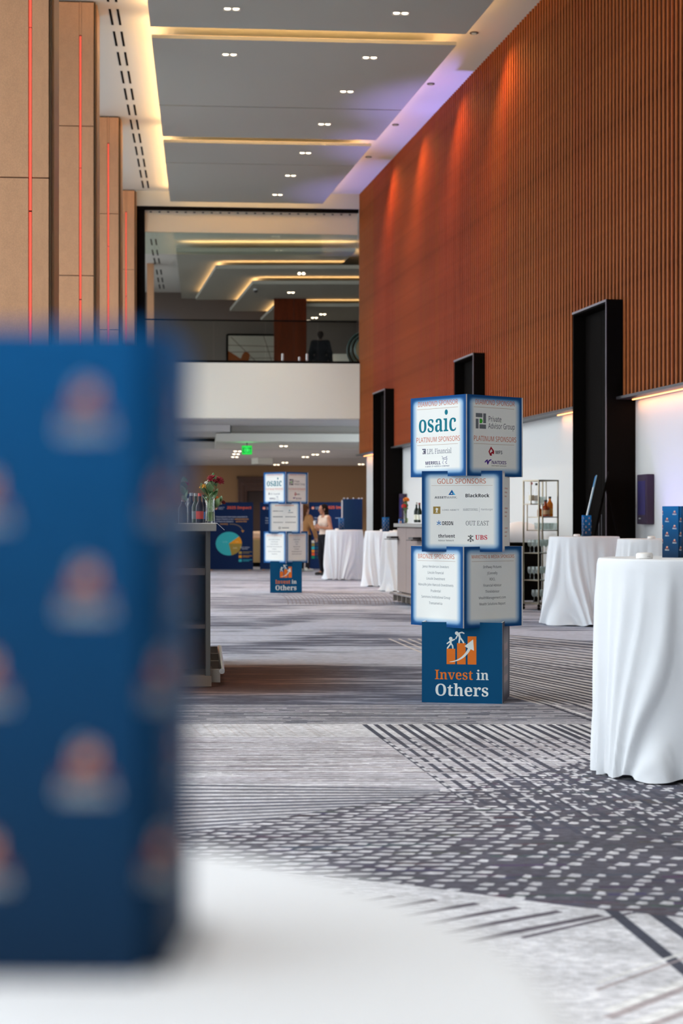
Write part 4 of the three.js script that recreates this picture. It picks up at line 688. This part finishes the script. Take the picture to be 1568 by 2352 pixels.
// ---------------------------------------------------------------- open metal shelf with bottles and glasses
const EA = 32 * Math.PI / 180, ES = 0.345, EN = [(1237 - 784) / F * 23.3, -23.3];
const EC = [EN[0] + ES / 2 * (Math.cos(EA) - Math.sin(EA)), EN[1] - ES / 2 * (Math.sin(EA) + Math.cos(EA))];
const onShelf = (x, z) => [EC[0] + x * Math.cos(EA) + z * Math.sin(EA), EC[1] - x * Math.sin(EA) + z * Math.cos(EA)];   // local x right, z towards us
const SHELVES = [1.505, 1.32, 1.132, 0.81, 0.425, 0.10];
{
  const t = thing('shelf_unit', 'tall open shelf unit of thin chrome posts on castors by the white wall', 'shelf', [EC[0], 0, EC[1]], EA), a = ES / 2, q = 0.009;
  for (const [x, z] of [[-a, a], [a, a], [-a, -a], [a, -a]]) { part('post', box(q * 2, 1.75, q * 2, x, 0.965, z), M.brass, t); const c = part('castor', [cyl(0.022, 0.022, 0.02).rotateZ(Math.PI / 2).translate(x, 0.0225, z), box(0.03, 0.03, 0.03, x, 0.062, z), cyl(0.008, 0.008, 0.03, x, 0.08, z, 8)], M.black, t); }
  for (const y of [1.84 - q, 0.09]) part('frame', [box(ES, q * 2, q * 2, 0, y, a), box(ES, q * 2, q * 2, 0, y, -a), box(q * 2, q * 2, ES, a, y, 0), box(q * 2, q * 2, ES, -a, y, 0)], M.brass, t);
  SHELVES.forEach((y, i) => {
    const s = [-0.03, 0.03, 0.03, 0, 0, 0][i], w = i < 3 ? ES - 0.06 : ES, f = i === 0 ? -0.01 : a;   // the top shelf fills only the back half
    part('shelf_frame', [box(w, 0.012, 0.014, s, y - 0.008, f), box(w, 0.012, 0.014, s, y - 0.008, -a), box(0.014, 0.012, f + a, s + w / 2, y - 0.008, (f - a) / 2), box(0.014, 0.012, f + a, s - w / 2, y - 0.008, (f - a) / 2)], M.brass, t);
    part('glass_shelf', box(w - 0.014, 0.006, f + a - 0.014, s, y - 0.005, (f - a) / 2), i < 3 ? glassPane(0xe8f4ef) : std([0.42, 0.47, 0.45], 0.2), t);
    if (i < 3) { const h = i === 0 ? 1.82 - y : 0.19; for (const z of [f, -a]) part('side_post', box(0.012, h, 0.012, s - w / 2 + 0.006, y + h / 2 - 0.002, z), M.brass, t), part('side_post', box(0.012, h, 0.012, s + w / 2 - 0.006, y + h / 2 - 0.002, z), M.brass, t); }
  });
  const P = (x, z, k) => { const [X, Z] = onShelf(x, z); return [X, SHELVES[k], Z]; };
  const BT = (l, x, z, k, ...r) => bottle(l, P(x, z, k), ...r);
  BT('clear spirit bottle with a red cap on the top shelf', -0.12, -0.06, 0, 0.30, 0.038, [0.75, 0.7, 0.6], [0.75, 0.68, 0.5], [0.8, 0.02, 0.04], undefined, { clear: true });
  BT('clear spirit bottle with a dark cap on the top shelf', -0.03, -0.06, 0, 0.29, 0.038, [0.7, 0.7, 0.7], [0.7, 0.68, 0.62], [0.03, 0.03, 0.02], undefined, { clear: true });
  BT('squat red-brown spirit bottle on the second shelf', 0.02, 0.085, 1, 0.235, 0.055, [0.30, 0.045, 0.008], [0.68, 0.42, 0.22], [0.03, 0.02, 0.02], undefined, { sh: 0.5 });
  BT('orange whisky bottle with a dark cap on the second shelf', 0.118, 0.06, 1, 0.285, 0.045, [0.72, 0.20, 0.012], [0.75, 0.34, 0.05], [0.03, 0.03, 0.02], undefined, { sh: 0.62 });
  BT('small amber bottle behind on the second shelf', 0.03, -0.06, 1, 0.165, 0.034, [0.35, 0.09, 0.015], null, [0.05, 0.03, 0.02]);
  // glasses
  const tumbler = lathe([[0, 0.0], [0.028, 0], [0.034, 0.10], [0.0325, 0.10], [0.027, 0.008], [0, 0.008]], 14);
  const goblet = lathe([[0, 0], [0.032, 0.001], [0.005, 0.008], [0.004, 0.075], [0.03, 0.10], [0.036, 0.14], [0.031, 0.185], [0.0298, 0.185], [0.034, 0.14], [0.028, 0.103], [0, 0.083]], 14);
  const frost = new THREE.MeshPhysicalMaterial({ color: 0xf2f5f4, roughness: 0.04, transmission: 0.93, thickness: 0, ior: 1.5 });
  const nth = ['leftmost', 'second from the left', 'middle', 'second from the right', 'rightmost'], FIVE = [-2, -1, 0, 1, 2].map((i) => i * 0.072);
  const rows = [['tumbler', tumbler, 0, 'top', [[0.03, 0.095], [0.045, 0.115]], [-0.13, -0.055], (n, r) => `clear tumbler, ${n ? 'right' : 'left'} one of the ${r ? 'front' : 'rear'} pair on the top shelf`],
    ...[['tumbler', tumbler, 2, 'third', 2], ['goblet', goblet, 3, 'fourth', 3], ['goblet', goblet, 4, 'fifth', 3], ['goblet', goblet, 5, 'lowest', 2]].map(([nm, g, k, w, nr]) => [nm, g, k, w, Array(nr).fill(nm === 'tumbler' ? FIVE.map((x) => x * 0.9 + 0.03) : FIVE), [0.12, 0.03, -0.06], (n, r) => `${nm === 'tumbler' ? 'clear tumbler' : 'wine glass'}, ${nth[n]} in the ${['front', 'second', 'rear'][r]} row of the ${w} shelf`])];
  for (const [nm, g, k, w, xs, zs, label] of rows) xs.forEach((row, r) => row.forEach((x, n) => { const o = new THREE.Mesh(g, frost); o.name = numbered(nm); o.position.set(...P(x, zs[r], k)); o.userData = { label: label(n, r), category: 'glass', group: `${nm}s on the ${w} shelf` }; o.castShadow = o.receiveShadow = true; scene.add(o); }));
}
// white draped cart beyond the shelf
{ const t = thing('draped_cart', 'low cart under a white cloth, beside the open shelf unit', 'cart', [(1196 - 784) / F * 25.4, 0, -25.6], TW);
  part('frame', [box(0.55, 0.9, 0.5, 0, 0.49, 0), cyl(0.04, 0.04, 0.04, -0.2, 0.02, 0.2), cyl(0.04, 0.04, 0.04, 0.2, 0.02, 0.2)], M.black, t);
  const g = new THREE.SphereGeometry(0.36, 40, 14, 0, 6.2832, 0, 1.75), p = g.attributes.position; for (let i = 0; i < p.count; i++) { const a = Math.atan2(p.getZ(i), p.getX(i)), k = 1 + 0.04 * Math.sin(a * 9) * (1 - p.getY(i) / 0.36); p.setXYZ(i, p.getX(i) * k * (1.05 - 0.35 * (0.36 - p.getY(i)) * 0.2), p.getY(i) * 0.75, p.getZ(i) * k * 0.85); } g.computeVertexNormals();
  part('cloth', g, M.cloth, t, 0, 0.98, 0); }
// dark display cases on the white wall
for (const [s, label, y0, y1] of [[21.70, 'dark wall-mounted case beside the near black portal', 1.215, 1.86], [36.8, 'dark wall-mounted case beside the farthest portal, behind the far bar flowers', 1.22, 1.86]]) {
  const t = thing('display_case', label, 'display', [...wp(s, 0.2)].reduce((a, q, k) => (k ? [a[0], 0, q] : [q]), []), TW), h = y1 - y0;
  const body = matte([0.055, 0.038, 0.065]);
  part('body', rbox(0.105, h, 0.36, -0.0535, (y0 + y1) / 2, 0, 0.012), body, t); part('screen', rbox(0.004, h - 0.2, 0.26, -0.107, (y0 + y1) / 2 + 0.02, 0, 0.001), std([0.05, 0.04, 0.16], 0.2), t); part('bezel', box(0.008, 0.03, 0.3, -0.108, y1 - 0.07, 0), body, t); part('bezel', box(0.008, 0.03, 0.3, -0.108, y0 + 0.1, 0), body, t); part('plate', box(0.004, 0.018, 0.07, -0.11, y0 + 0.075, -0.06), M.silver, t);
}
// leaning poster on an easel, seen nearly edge on
{
  const d = 21.6, t = thing('easel', 'thin black easel leaning behind the blue box, before the near portal', 'easel', [(1355 - 784) / F * d, 0, -d], -1.70);
  for (const s of [-1, 1]) part('leg', tube([[s * 0.3, 0.0, 0.17], [s * 0.05, 1.9, -0.24]], 0.012, 4, 8), M.black, t);
  part('leg', tube([[0, 0.0, -0.62], [0, 1.7, -0.2]], 0.012, 4, 8), M.black, t); part('crossbar', rbox(0.6, 0.03, 0.06, 0, 0.86, 0.01, 0.005), M.black, t);
  const tex = canvasTex(256, 400, (c, w, h) => { const g = c.createLinearGradient(0, 0, 0, h); g.addColorStop(0, '#2a78b8'); g.addColorStop(0.5, '#cfe0e8'); g.addColorStop(1, '#3aa79c'); c.fillStyle = g; c.fillRect(0, 0, w, h); c.fillStyle = '#f4f6f6'; c.fillRect(30, 60, 196, 250); });
  const b = thing('poster_board', 'pale blue poster board standing on the easel, seen almost edge on', 'poster', t.position.toArray(), -1.70);
  const m = part('board', rbox(0.62, 1.0, 0.014, 0, 0, 0, 0.002), std([0.22, 0.36, 0.44], 0.6), b, 0, 1.36, 0.035); m.rotation.x = -0.225; part('print', new THREE.PlaneGeometry(0.615, 0.995), printed(tex), m, 0, 0, 0.0075);
}

// ---------------------------------------------------------------- display boards at the far end
function board(label, px0, px1, d, y1, draw) {
  const w = (px1 - px0) / F * d, h = y1 - 0.02, x = ((px0 + px1) / 2 - 784) / F * d, t = thing('display_board', label, 'display', [x, 0, -d], 0.02);
  part('panel', rbox(w, h, 0.03, 0, 0.02 + h / 2, -0.017, 0.004), M.navy, t);
  part('print', new THREE.PlaneGeometry(w - 0.01, h - 0.01), printed(canvasTex(480, 780, (c, W2, H2) => { c.fillStyle = '#15294f'; c.fillRect(0, 0, W2, H2); draw(c); })), t, 0, 0.02 + h / 2, 0.0005);
  for (const s of [-1, 1]) part('foot', rbox(0.05, 0.02, 0.4, s * w * 0.42, 0.01, -0.05, 0.005), std([0.65, 0.36, 0.2], 0.6), t);
  return t;
}
const lines = (c, rows) => rows.forEach(([s, x, y, px, col, b]) => { c.font = `${b ? 'bold ' : ''}${px}px sans-serif`; c.fillStyle = col; c.textAlign = 'left'; c.fillText(s, x, y); });
const OR = '#f0663a', WT = '#dfe4ea', YL = '#f0a848';
const logo = (c, x, y) => { c.fillStyle = OR; c.beginPath(); c.arc(x + 18, y, 17, 0, 7); c.fill(); emblem(c, 480, (x + 7) / 480, (y - 13) / 480, 0.046, '#fff', '#ffd0b0'); lines(c, [['Invest in', x + 44, y - 3, 17, WT], ['Others', x + 44, y + 15, 17, WT]]); };
board('navy display board with a turquoise and orange pie chart', 476, 581, 42.4, 1.745, (c) => {
  logo(c, 70, 66); lines(c, [['2025 Impact', 205, 76, 44, OR, 1], ['These grants have been awarded to', 86, 175, 21, WT], ['others thanks to the', 86, 202, 21, WT], ['volunteerism', 285, 202, 23, YL, 1], ['of financial advisors', 86, 229, 21, WT], ['across the', 300, 229, 23, YL, 1], ['country', 130, 258, 23, YL, 1]]);
  c.strokeStyle = '#8d7a5c'; c.lineWidth = 7; c.beginPath(); c.moveTo(235, 252); c.quadraticCurveTo(350, 250, 372, 330); c.stroke(); c.fillStyle = '#c68a45'; c.beginPath(); c.moveTo(355, 325); c.lineTo(390, 325); c.lineTo(373, 352); c.fill();
  const P = (a, b, col) => { c.fillStyle = col; c.beginPath(); c.moveTo(225, 480); c.arc(225, 480, 138, a, b); c.fill(); }; P(0, 6.3, '#3fb8bd'); P(-0.66, 0.0, '#f0a02c'); P(0.0, 1.36, '#a48a44'); lines(c, [['61%', 160, 470, 26, '#8fd3d5'], ['10%', 290, 466, 20, '#f6c98a'], ['29%', 268, 540, 24, '#e0d4b0']]);
  lines(c, [['Grant dollars', 345, 528, 17, WT], ['awarded', 360, 546, 17, WT]]); [['#b0934c'], ['#f0a02c'], ['#3fb8bd']].forEach(([k], i) => { c.fillStyle = k; c.fillRect(330, 570 + i * 46, 32, 30); c.globalAlpha = 0.75; c.fillRect(372, 572 + i * 46, 100, 8); c.fillRect(372, 586 + i * 46, 70, 8); c.globalAlpha = 1; });
});
board('navy display board mostly hidden behind the far sponsor tower', 597, 692, 42.6, 1.745, (c) => { logo(c, 26, 66); lines(c, [['2025 Impact', 175, 76, 46, OR, 1], ['These grants have', 60, 190, 21, WT], ['reached people', 60, 218, 21, WT], ['in need', 60, 246, 21, WT]]); });
board('navy display board with a column of coloured squares, behind the standing woman', 709, 806, 43.0, 1.755, (c) => {
  logo(c, 26, 66); lines(c, [['2025 Impact', 195, 76, 46, OR, 1], ['Grants', 60, 190, 22, WT], ['funded', 60, 218, 22, WT], ['nonprofits', 300, 190, 22, WT]]);
  lines(c, [['Grants by', 62, 410, 18, WT], ['cause', 62, 428, 18, WT]]); ['#e6dcc8', '#a48a44', '#3fb8bd', '#f0902c', '#ee5f30', '#1c8a62'].forEach((k, i) => { c.fillStyle = k; c.fillRect(30, 446 + i * 37, 34, 31); c.globalAlpha = 0.4; c.fillRect(74, 450 + i * 37, 70, 8); c.fillRect(74, 464 + i * 37, 52, 8); c.globalAlpha = 1; });
});
{ // curved navy screen
  const t = thing('curved_screen', 'curved navy pop-up screen with a pale left edge, behind a cocktail table', 'screen', [0.265, 0, -39.6]), h = 1.79, r = 0.245;
  const arc = (R, a0, a1, n) => Array.from({ length: n + 1 }, (_, i) => { const a = a0 + (a1 - a0) * i / n; return [R * Math.cos(a), R * 0.8 * Math.sin(a)]; });
  part('fabric', prism([...arc(r, 0.25, 2.9, 20), ...arc(r - 0.02, 2.9, 0.25, 20)], 0.03, h), M.navy, t); const [ex, ez] = [r * Math.cos(2.9), r * 0.8 * Math.sin(2.9)];
  part('edge', rbox(0.035, h - 0.06, 0.03, ex - 0.012, h / 2 + 0.0, ez, 0.008), M.paper, t); part('backing', prism([...arc(r - 0.025, 0.4, 2.75, 12)], 0.02, h - 0.04), std([0.02, 0.03, 0.05], 0.8), t);
  for (const a of [0.35, 0.9, 1.5, 2.1, 2.6]) part('clip', ball(0.022, 0, 0, 0, 1, 0.9, 1), M.silver, t, (r - 0.01) * Math.cos(a), h + 0.012, (r - 0.01) * 0.8 * Math.sin(a));
  part('foot', prism([...arc(r + 0.01, 0.2, 2.95, 16), ...arc(r - 0.05, 2.95, 0.2, 16)], 0, 0.03), M.darkMetal, t);
}
{ // tan round-topped seat seen between the boards
  const t = thing('round_table', 'tan cloth-covered round table glimpsed between two navy boards', 'table', [(589 - 784) / F * 46, 0, -46]);
  part('cloth', lathe([[0, 0.76], [0.43, 0.76], [0.45, 0.74], [0.42, 0.5], [0.36, 0.25], [0.3, 0.12]], 36), std([0.46, 0.30, 0.13], 0.85, { side: THREE.DoubleSide }), t); part('base', cyl(0.2, 0.26, 0.3, 0, 0.15, 0), M.black, t);
  const k = thing('cream_cushion', 'cream rounded bundle on the tan round table', 'cushion', [(589 - 784) / F * 46, 0.76, -46]); part('body', rbox(0.34, 0.22, 0.2, 0, 0.11, 0, 0.08, 4), std([0.75, 0.52, 0.36], 0.8), k);
}
{ // framed print upstairs: plain lines and a warm shape
  const p = at(592, 800, 60.7), t = thing('framed_picture', 'wide pale line drawing in a black frame on the upper floor', 'picture', [p[0] - 0.05, 7.05, -60.72], TH), w = 2.15, h = 2.1;
  part('frame', [box(w, 0.07, 0.06, 0, h / 2, 0), box(w, 0.07, 0.06, 0, -h / 2, 0), box(0.07, h, 0.06, -w / 2, 0, 0), box(0.07, h, 0.06, w / 2, 0, 0)], M.black, t);
  part('print', box(w - 0.06, h - 0.06, 0.02), printed(canvasTex(400, 400, (c) => { c.fillStyle = '#b7aea0'; c.fillRect(0, 0, 400, 400); c.strokeStyle = '#5c554c'; c.lineWidth = 4; for (const [a, b, d, e] of [[0, 70, 400, 78], [0, 120, 400, 112], [0, 165, 400, 158], [20, 10, 230, 220], [250, 0, 320, 230], [0, 200, 400, 190]]) { c.beginPath(); c.moveTo(a, b); c.lineTo(d, e); c.stroke(); } c.fillStyle = '#8a4a26'; c.beginPath(); c.moveTo(0, 110); c.quadraticCurveTo(70, 150, 90, 170); c.quadraticCurveTo(110, 90, 150, 130); c.quadraticCurveTo(160, 190, 110, 195); c.quadraticCurveTo(50, 200, 0, 190); c.fill(); })), t);
}
{ // round thing at the right end of the balcony
  const t = thing('round_sculpture', 'large round bronze disc with dark curved ribs at the right end of the balcony', 'sculpture', [0.56, 5.05, -44.2], -0.5), R = 0.47;
  part('disc', cyl(R, R, 0.06, 0, 0, 0, 48).rotateX(Math.PI / 2).translate(0, 0.78, 0), std([0.16, 0.10, 0.04], 0.5), t);
  for (let i = 0; i < 5; i++) part('rib', new THREE.TorusGeometry(R - i * 0.035, 0.022, 8, 48).translate(0.04 + i * 0.05, 0.78, 0.06 + i * 0.05), i % 2 ? M.black : std([0.02, 0.045, 0.035], 0.35), t);
  part('stand', [box(0.5, 0.03, 0.34, 0, 0.015, 0), box(0.08, 0.34, 0.08, 0, 0.18, 0)], M.black, t);
}
{ const p = at(591, 658, 55), t = thing('dome_camera', 'small white dome camera under the stepped upper ceiling', 'camera', [p[0], 8.83, -53.9]); part('mount', cyl(0.07, 0.07, 0.05, 0, -0.025, 0), M.white, t); part('dome', ball(0.07, 0, -0.05, 0), M.darkMetal, t); }

// ---------------------------------------------------------------- people
const cap = (a, b, ra, rb = ra) => ({ a: V(...a), d: V(...b).sub(V(...a)), ra, rb });
function dist(list, x, y, z, k) {
  let m = 1e9;
  for (const c of list) {
    const px = x - c.a.x, py = y - c.a.y, pz = z - c.a.z, L = c.d.lengthSq() || 1e-9, t = Math.min(1, Math.max(0, (px * c.d.x + py * c.d.y + pz * c.d.z) / L));
    const s = c.s || 1, q = Math.hypot(px - t * c.d.x, py - t * c.d.y, (pz - t * c.d.z) * s) - (c.ra + (c.rb - c.ra) * t), h = Math.max(k - Math.abs(m - q), 0) / k;
    m = Math.min(m, q) - h * h * k * 0.25;
  }
  return m;
}
function field(list, c, half, res, k = 0.03, cut) {
  const mc = new MarchingCubes(res, M.skin, false, false, 120000); mc.isolation = 0;
  for (let z = 0, i = 0; z < res; z++) for (let y = 0; y < res; y++) for (let x = 0; x < res; x++, i++) {
    const h = res / 2, X = c[0] + (x - h) / h * half, Y = c[1] + (y - h) / h * half, Z = c[2] + (z - h) / h * half;
    let d = dist(list, X, Y, Z, k); if (cut) d = Math.max(d, cut(X, Y, Z)); mc.field[i] = -d;
  }
  mc.update();
  const n = mc.count, p = mc.positionArray.slice(0, n * 3), g = new THREE.BufferGeometry();
  for (let i = 0; i < n * 3; i++) p[i] = p[i] * half + c[i % 3];
  g.setAttribute('position', new THREE.BufferAttribute(p, 3)); g.setAttribute('normal', new THREE.BufferAttribute(mc.normalArray.slice(0, n * 3), 3)); g.setAttribute('uv', new THREE.BufferAttribute(new Float32Array(n * 2), 2));
  return g;
}
const flatZ = (o, s) => ({ ...o, s });
function handGeo(wrist, dir, palmN, curl) {      // palm, five fingers: dir along the hand, palmN out of the palm
  const d = V(...dir).normalize(), n = V(...palmN).normalize(), s = d.clone().cross(n).normalize(), w = V(...wrist), at3 = (a, b, c) => w.clone().addScaledVector(d, a).addScaledVector(s, b).addScaledVector(n, c).toArray(), L = [];
  for (const q of [-0.026, -0.009, 0.009, 0.026]) L.push(cap(at3(0, q * 0.7, 0), at3(0.085, q, 0), 0.014, 0.012));
  [[-0.03, 0.068], [-0.01, 0.078], [0.01, 0.072], [0.029, 0.056]].forEach(([q, l]) => { const c1 = curl, c2 = curl * 2.0, a = at3(0.088, q, 0), b = at3(0.088 + l * 0.5 * Math.cos(c1), q, l * 0.5 * Math.sin(c1)), e = at3(0.088 + l * 0.5 * Math.cos(c1) + l * 0.5 * Math.cos(c2), q, l * 0.5 * (Math.sin(c1) + Math.sin(c2))); L.push(cap(a, b, 0.0092, 0.0085), cap(b, e, 0.0085, 0.0072)); });
  const t0 = at3(0.02, -0.03, 0.004), t1 = at3(0.055, -0.056, 0.02), t2 = at3(0.085, -0.052, 0.036); L.push(cap(t0, t1, 0.0125, 0.0105), cap(t1, t2, 0.0105, 0.0085));
  const c = w.clone().addScaledVector(d, 0.075).toArray(); return field(L, c, 0.125, 72, 0.010);
}
function headGeo(c) {                              // face towards +z; c is the middle of the head
  const q = (x, y, z) => [c[0] + x, c[1] + y, c[2] + z], L = [cap(q(0, 0.035, -0.018), q(0, 0.03, 0.02), 0.082, 0.076), cap(q(0, -0.03, 0.03), q(0, -0.075, 0.05), 0.06, 0.036), cap(q(0, 0.012, 0.088), q(0, -0.018, 0.106), 0.009, 0.014), cap(q(-0.018, -0.053, 0.085), q(0.018, -0.053, 0.085), 0.009), cap(q(-0.035, 0.022, 0.08), q(0.035, 0.022, 0.08), 0.011), cap(q(0, -0.09, 0.065), q(0, -0.088, 0.07), 0.018)];
  for (const s of [-1, 1]) L.push(cap(q(s * 0.078, 0.01, -0.008), q(s * 0.08, -0.02, -0.004), 0.012, 0.009), cap(q(s * 0.034, -0.012, 0.062), q(s * 0.038, -0.03, 0.052), 0.024, 0.02));
  return field(L, c, 0.16, 84, 0.014);
}
function person(label, pos, turn, o) {
  const t = thing('person', label, 'person', pos, turn), k = o.h / 1.70, S = (p) => p.map((q) => q * k), { shX = 0.18, hipX = 0.09 } = o;
  const J = {}; for (const [n, p] of Object.entries(o.joints)) J[n] = S(p);
  const C = (a, b, r1, r2) => cap(J[a] || S(a), J[b] || S(b), r1 * k, r2 * k), f = o.broad || 1;
  const legs = [C('hipL', 'kneeL', 0.082, 0.056), C('kneeL', 'ankL', 0.055, 0.036), C('hipR', 'kneeR', 0.082, 0.056), C('kneeR', 'ankR', 0.055, 0.036)], feet = [C('ankL', 'toeL', 0.036, 0.028), C('ankR', 'toeR', 0.036, 0.028)];
  const torso = [C([-0.07, 0.93, 0], [0.07, 0.93, 0], 0.105, 0.105), C([0, 0.95, 0], [0, 1.10, 0.005], 0.115 * f, 0.108 * f), C([-0.06 * f, 1.24, 0.012], [0.06 * f, 1.24, 0.012], 0.115 * f, 0.115 * f), C([-0.14 * f, 1.385, -0.008], [0.14 * f, 1.385, -0.008], 0.062, 0.062)].map((c) => flatZ(c, 1.25));
  const arms = [C('shL', 'elL', 0.052, 0.041), C('elL', 'wrL', 0.041, 0.027), C('shR', 'elR', 0.052, 0.041), C('elR', 'wrR', 0.041, 0.027)], neck = [C([0, 1.40, -0.012], [0, 1.53, 0.008], 0.055, 0.05)];
  const mid = [0, 0.86 * k, 0.05], all = [...legs, ...feet, ...torso, ...arms, ...neck], grow = (L, e) => L.map((c) => ({ ...c, ra: c.ra + e, rb: c.rb + e }));
  const hc = S([0, 1.60, 0.025]), head = headGeo(hc).applyMatrix4(new THREE.Matrix4().makeTranslation(...hc).multiply(new THREE.Matrix4().makeRotationY(o.look || 0)).multiply(new THREE.Matrix4().makeRotationX(o.nod || 0)).multiply(new THREE.Matrix4().makeTranslation(...hc.map((q) => -q))));
  const hands = ['L', 'R'].map((s) => { const w = V(...J['wr' + s]), e = V(...J['el' + s]), d = o.hand?.[s]?.dir || w.clone().sub(e).toArray(); return handGeo(w.toArray(), d, o.hand?.[s]?.palm || [s === 'L' ? -1 : 1, 0, 0.2], o.hand?.[s]?.curl ?? 0.35); });
  part('body', [field(all, mid, 0.95, 112, 0.035), head, ...hands], std(o.skin || [0.50, 0.27, 0.17], 0.6), t);
  part('trousers', field(grow([...legs, torso[0], torso[1]], 0.017), [0, 0.55 * k, 0], 0.62, 80, 0.05, (x, y) => Math.max(y - 1.0 * k, 0.055 - y)), matte(o.trousers), t);
  part(o.topName || 'blouse', field(grow([torso[0], torso[1], torso[2], torso[3], ...(o.sleeves ? arms : [])], o.ease || 0.014), [0, 1.12 * k, 0.05], 0.5, 84, 0.05, (x, y, z) => Math.max((o.hem || 0.9) * k - y, o.sleeves ? -1 : Math.abs(x) - (shX + 0.03) * k, o.sleeves ? -1 : -1, Math.hypot(x, (z - 0.03)) < 0.07 ? y - 1.40 * k : -1)), matte(o.top), t);
  const hair = [...(o.hair || [])].map(([a, b, r1, r2]) => cap(a.map((q, i) => q * k + hc[i]), b.map((q, i) => q * k + hc[i]), r1 * k, r2 * k));
  const hg = field(hair, hc[1] ? [hc[0], hc[1] - (o.longHair ? 0.08 : 0), hc[2] - 0.02] : hc, 0.26, 72, 0.03, (x, y, z) => { const X = x - hc[0], Y = y - hc[1], Z = z - hc[2]; return Z > 0.02 && Y < 0.055 && Math.abs(X) < 0.066 ? 0.02 : -1; });
  hg.applyMatrix4(new THREE.Matrix4().makeTranslation(...hc).multiply(new THREE.Matrix4().makeRotationY(o.look || 0)).multiply(new THREE.Matrix4().makeTranslation(...hc.map((q) => -q))));
  part('hair', hg, matte(o.hairColor || [0.016, 0.010, 0.008]), t);
  for (const s of ['L', 'R']) { const a = J['ank' + s], b = J['toe' + s]; part('shoe', field([cap([a[0], 0.042, a[2] - 0.03], [b[0], 0.036, b[2] + 0.02], 0.045, 0.036), cap([a[0], 0.05, a[2] - 0.01], [a[0], 0.09, a[2] - 0.012], 0.044, 0.042)], [(a[0] + b[0]) / 2, 0.05, (a[2] + b[2]) / 2], 0.2, 40, 0.02, (x, y) => 0.002 - y), std(o.shoe, 0.6), t); }
  return t;
}
const stand = { hipL: [0.09, 0.89, 0], kneeL: [0.10, 0.48, 0.015], ankL: [0.10, 0.085, -0.015], toeL: [0.115, 0.035, 0.13], hipR: [-0.09, 0.89, 0], kneeR: [-0.10, 0.48, 0.015], ankR: [-0.10, 0.085, -0.015], toeR: [-0.115, 0.035, 0.13], shL: [0.185, 1.385, -0.01], shR: [-0.185, 1.385, -0.01] };
const womanAt = [(744 - 784) / F * 38.6, 0, -38.6];
person('dark-haired woman in a sleeveless cream top and dark trousers holding a white cup', womanAt, -0.95, {
  h: 1.63, joints: { ...stand, elL: [0.25, 1.12, -0.03], wrL: [0.09, 1.16, 0.20], elR: [-0.24, 1.12, 0.0], wrR: [-0.07, 1.17, 0.215] }, look: -0.35, nod: 0.12,
  hand: { L: { dir: [-0.8, 0.25, 0.5], palm: [-0.3, 0.2, -0.9], curl: 0.7 }, R: { dir: [0.8, 0.3, 0.45], palm: [0.3, 0.2, -0.9], curl: 0.7 } },
  top: [0.74, 0.60, 0.50], hem: 0.98, trousers: [0.010, 0.010, 0.014], shoe: [0.02, 0.02, 0.02], longHair: true, skin: [0.52, 0.24, 0.14],
  hair: [[[0, 0.045, -0.025], [0, 0.03, 0.005], 0.092, 0.088], [[0, 0.0, -0.06], [0, -0.12, -0.075], 0.075, 0.06], [[0.04, -0.10, -0.07], [0.05, -0.27, -0.05], 0.045, 0.022], [[-0.04, -0.10, -0.07], [-0.05, -0.27, -0.05], 0.045, 0.022]],
});
{ const c = Math.cos(-0.95), s = Math.sin(-0.95), l = [0.0, 1.215, 0.262], p = [womanAt[0] + l[0] * c + l[2] * s, l[1], womanAt[2] - l[0] * s + l[2] * c], t = thing('paper_cup', "white paper cup in the dark-haired woman's hands", 'cup', p); part('cup', lathe([[0, -0.05], [0.026, -0.05], [0.036, 0.05], [0.034, 0.05], [0.024, -0.045], [0, -0.045]], 20), M.paper, t); }
person('brown-haired person in a tan long-sleeved top, half hidden behind the far tower', [(700 - 784) / F * 41.4, 0, -41.4], 2.4, {
  h: 1.64, joints: { ...stand, elL: [0.27, 1.12, 0.02], wrL: [0.25, 0.90, 0.12], elR: [-0.29, 1.12, 0.03], wrR: [-0.26, 0.90, 0.14] }, topName: 'jumper', sleeves: true, ease: 0.022, hem: 0.86,
  top: [0.40, 0.20, 0.08], trousers: [0.014, 0.014, 0.018], shoe: [0.45, 0.46, 0.42], longHair: true, hairColor: [0.09, 0.035, 0.012],
  hair: [[[0, 0.045, -0.025], [0, 0.03, 0.005], 0.092, 0.088], [[0, 0.0, -0.055], [0, -0.13, -0.085], 0.078, 0.07], [[0, -0.12, -0.085], [0, -0.26, -0.10], 0.07, 0.045]],
});
person('man in a dark suit seen from behind on the upper floor', [(735.5 - 784) / F * 48.6, 5.05, -48.6], Math.PI - 0.1, {
  h: 1.76, joints: { ...stand, shL: [0.2, 1.39, -0.01], shR: [-0.2, 1.39, -0.01], elL: [0.27, 1.10, -0.03], wrL: [0.30, 0.86, 0.02], elR: [-0.27, 1.10, -0.03], wrR: [-0.30, 0.86, 0.02] }, topName: 'jacket', sleeves: true, ease: 0.035, hem: 0.78, broad: 1.12,
  top: [0.006, 0.006, 0.007], trousers: [0.006, 0.006, 0.007], shoe: [0.01, 0.01, 0.01], skin: [0.07, 0.035, 0.022],
  hair: [[[0, 0.05, -0.03], [0, 0.045, 0.0], 0.088, 0.08], [[0, 0.0, -0.04], [0, -0.04, -0.045], 0.075, 0.055]],
});

// ---------------------------------------------------------------- done
scene.traverse((o) => { if (o.isMesh) { o.castShadow = true; o.receiveShadow = true; } if (o.isSpotLight || o.isPointLight) o.castShadow = true; });
renderer.render(scene, camera);
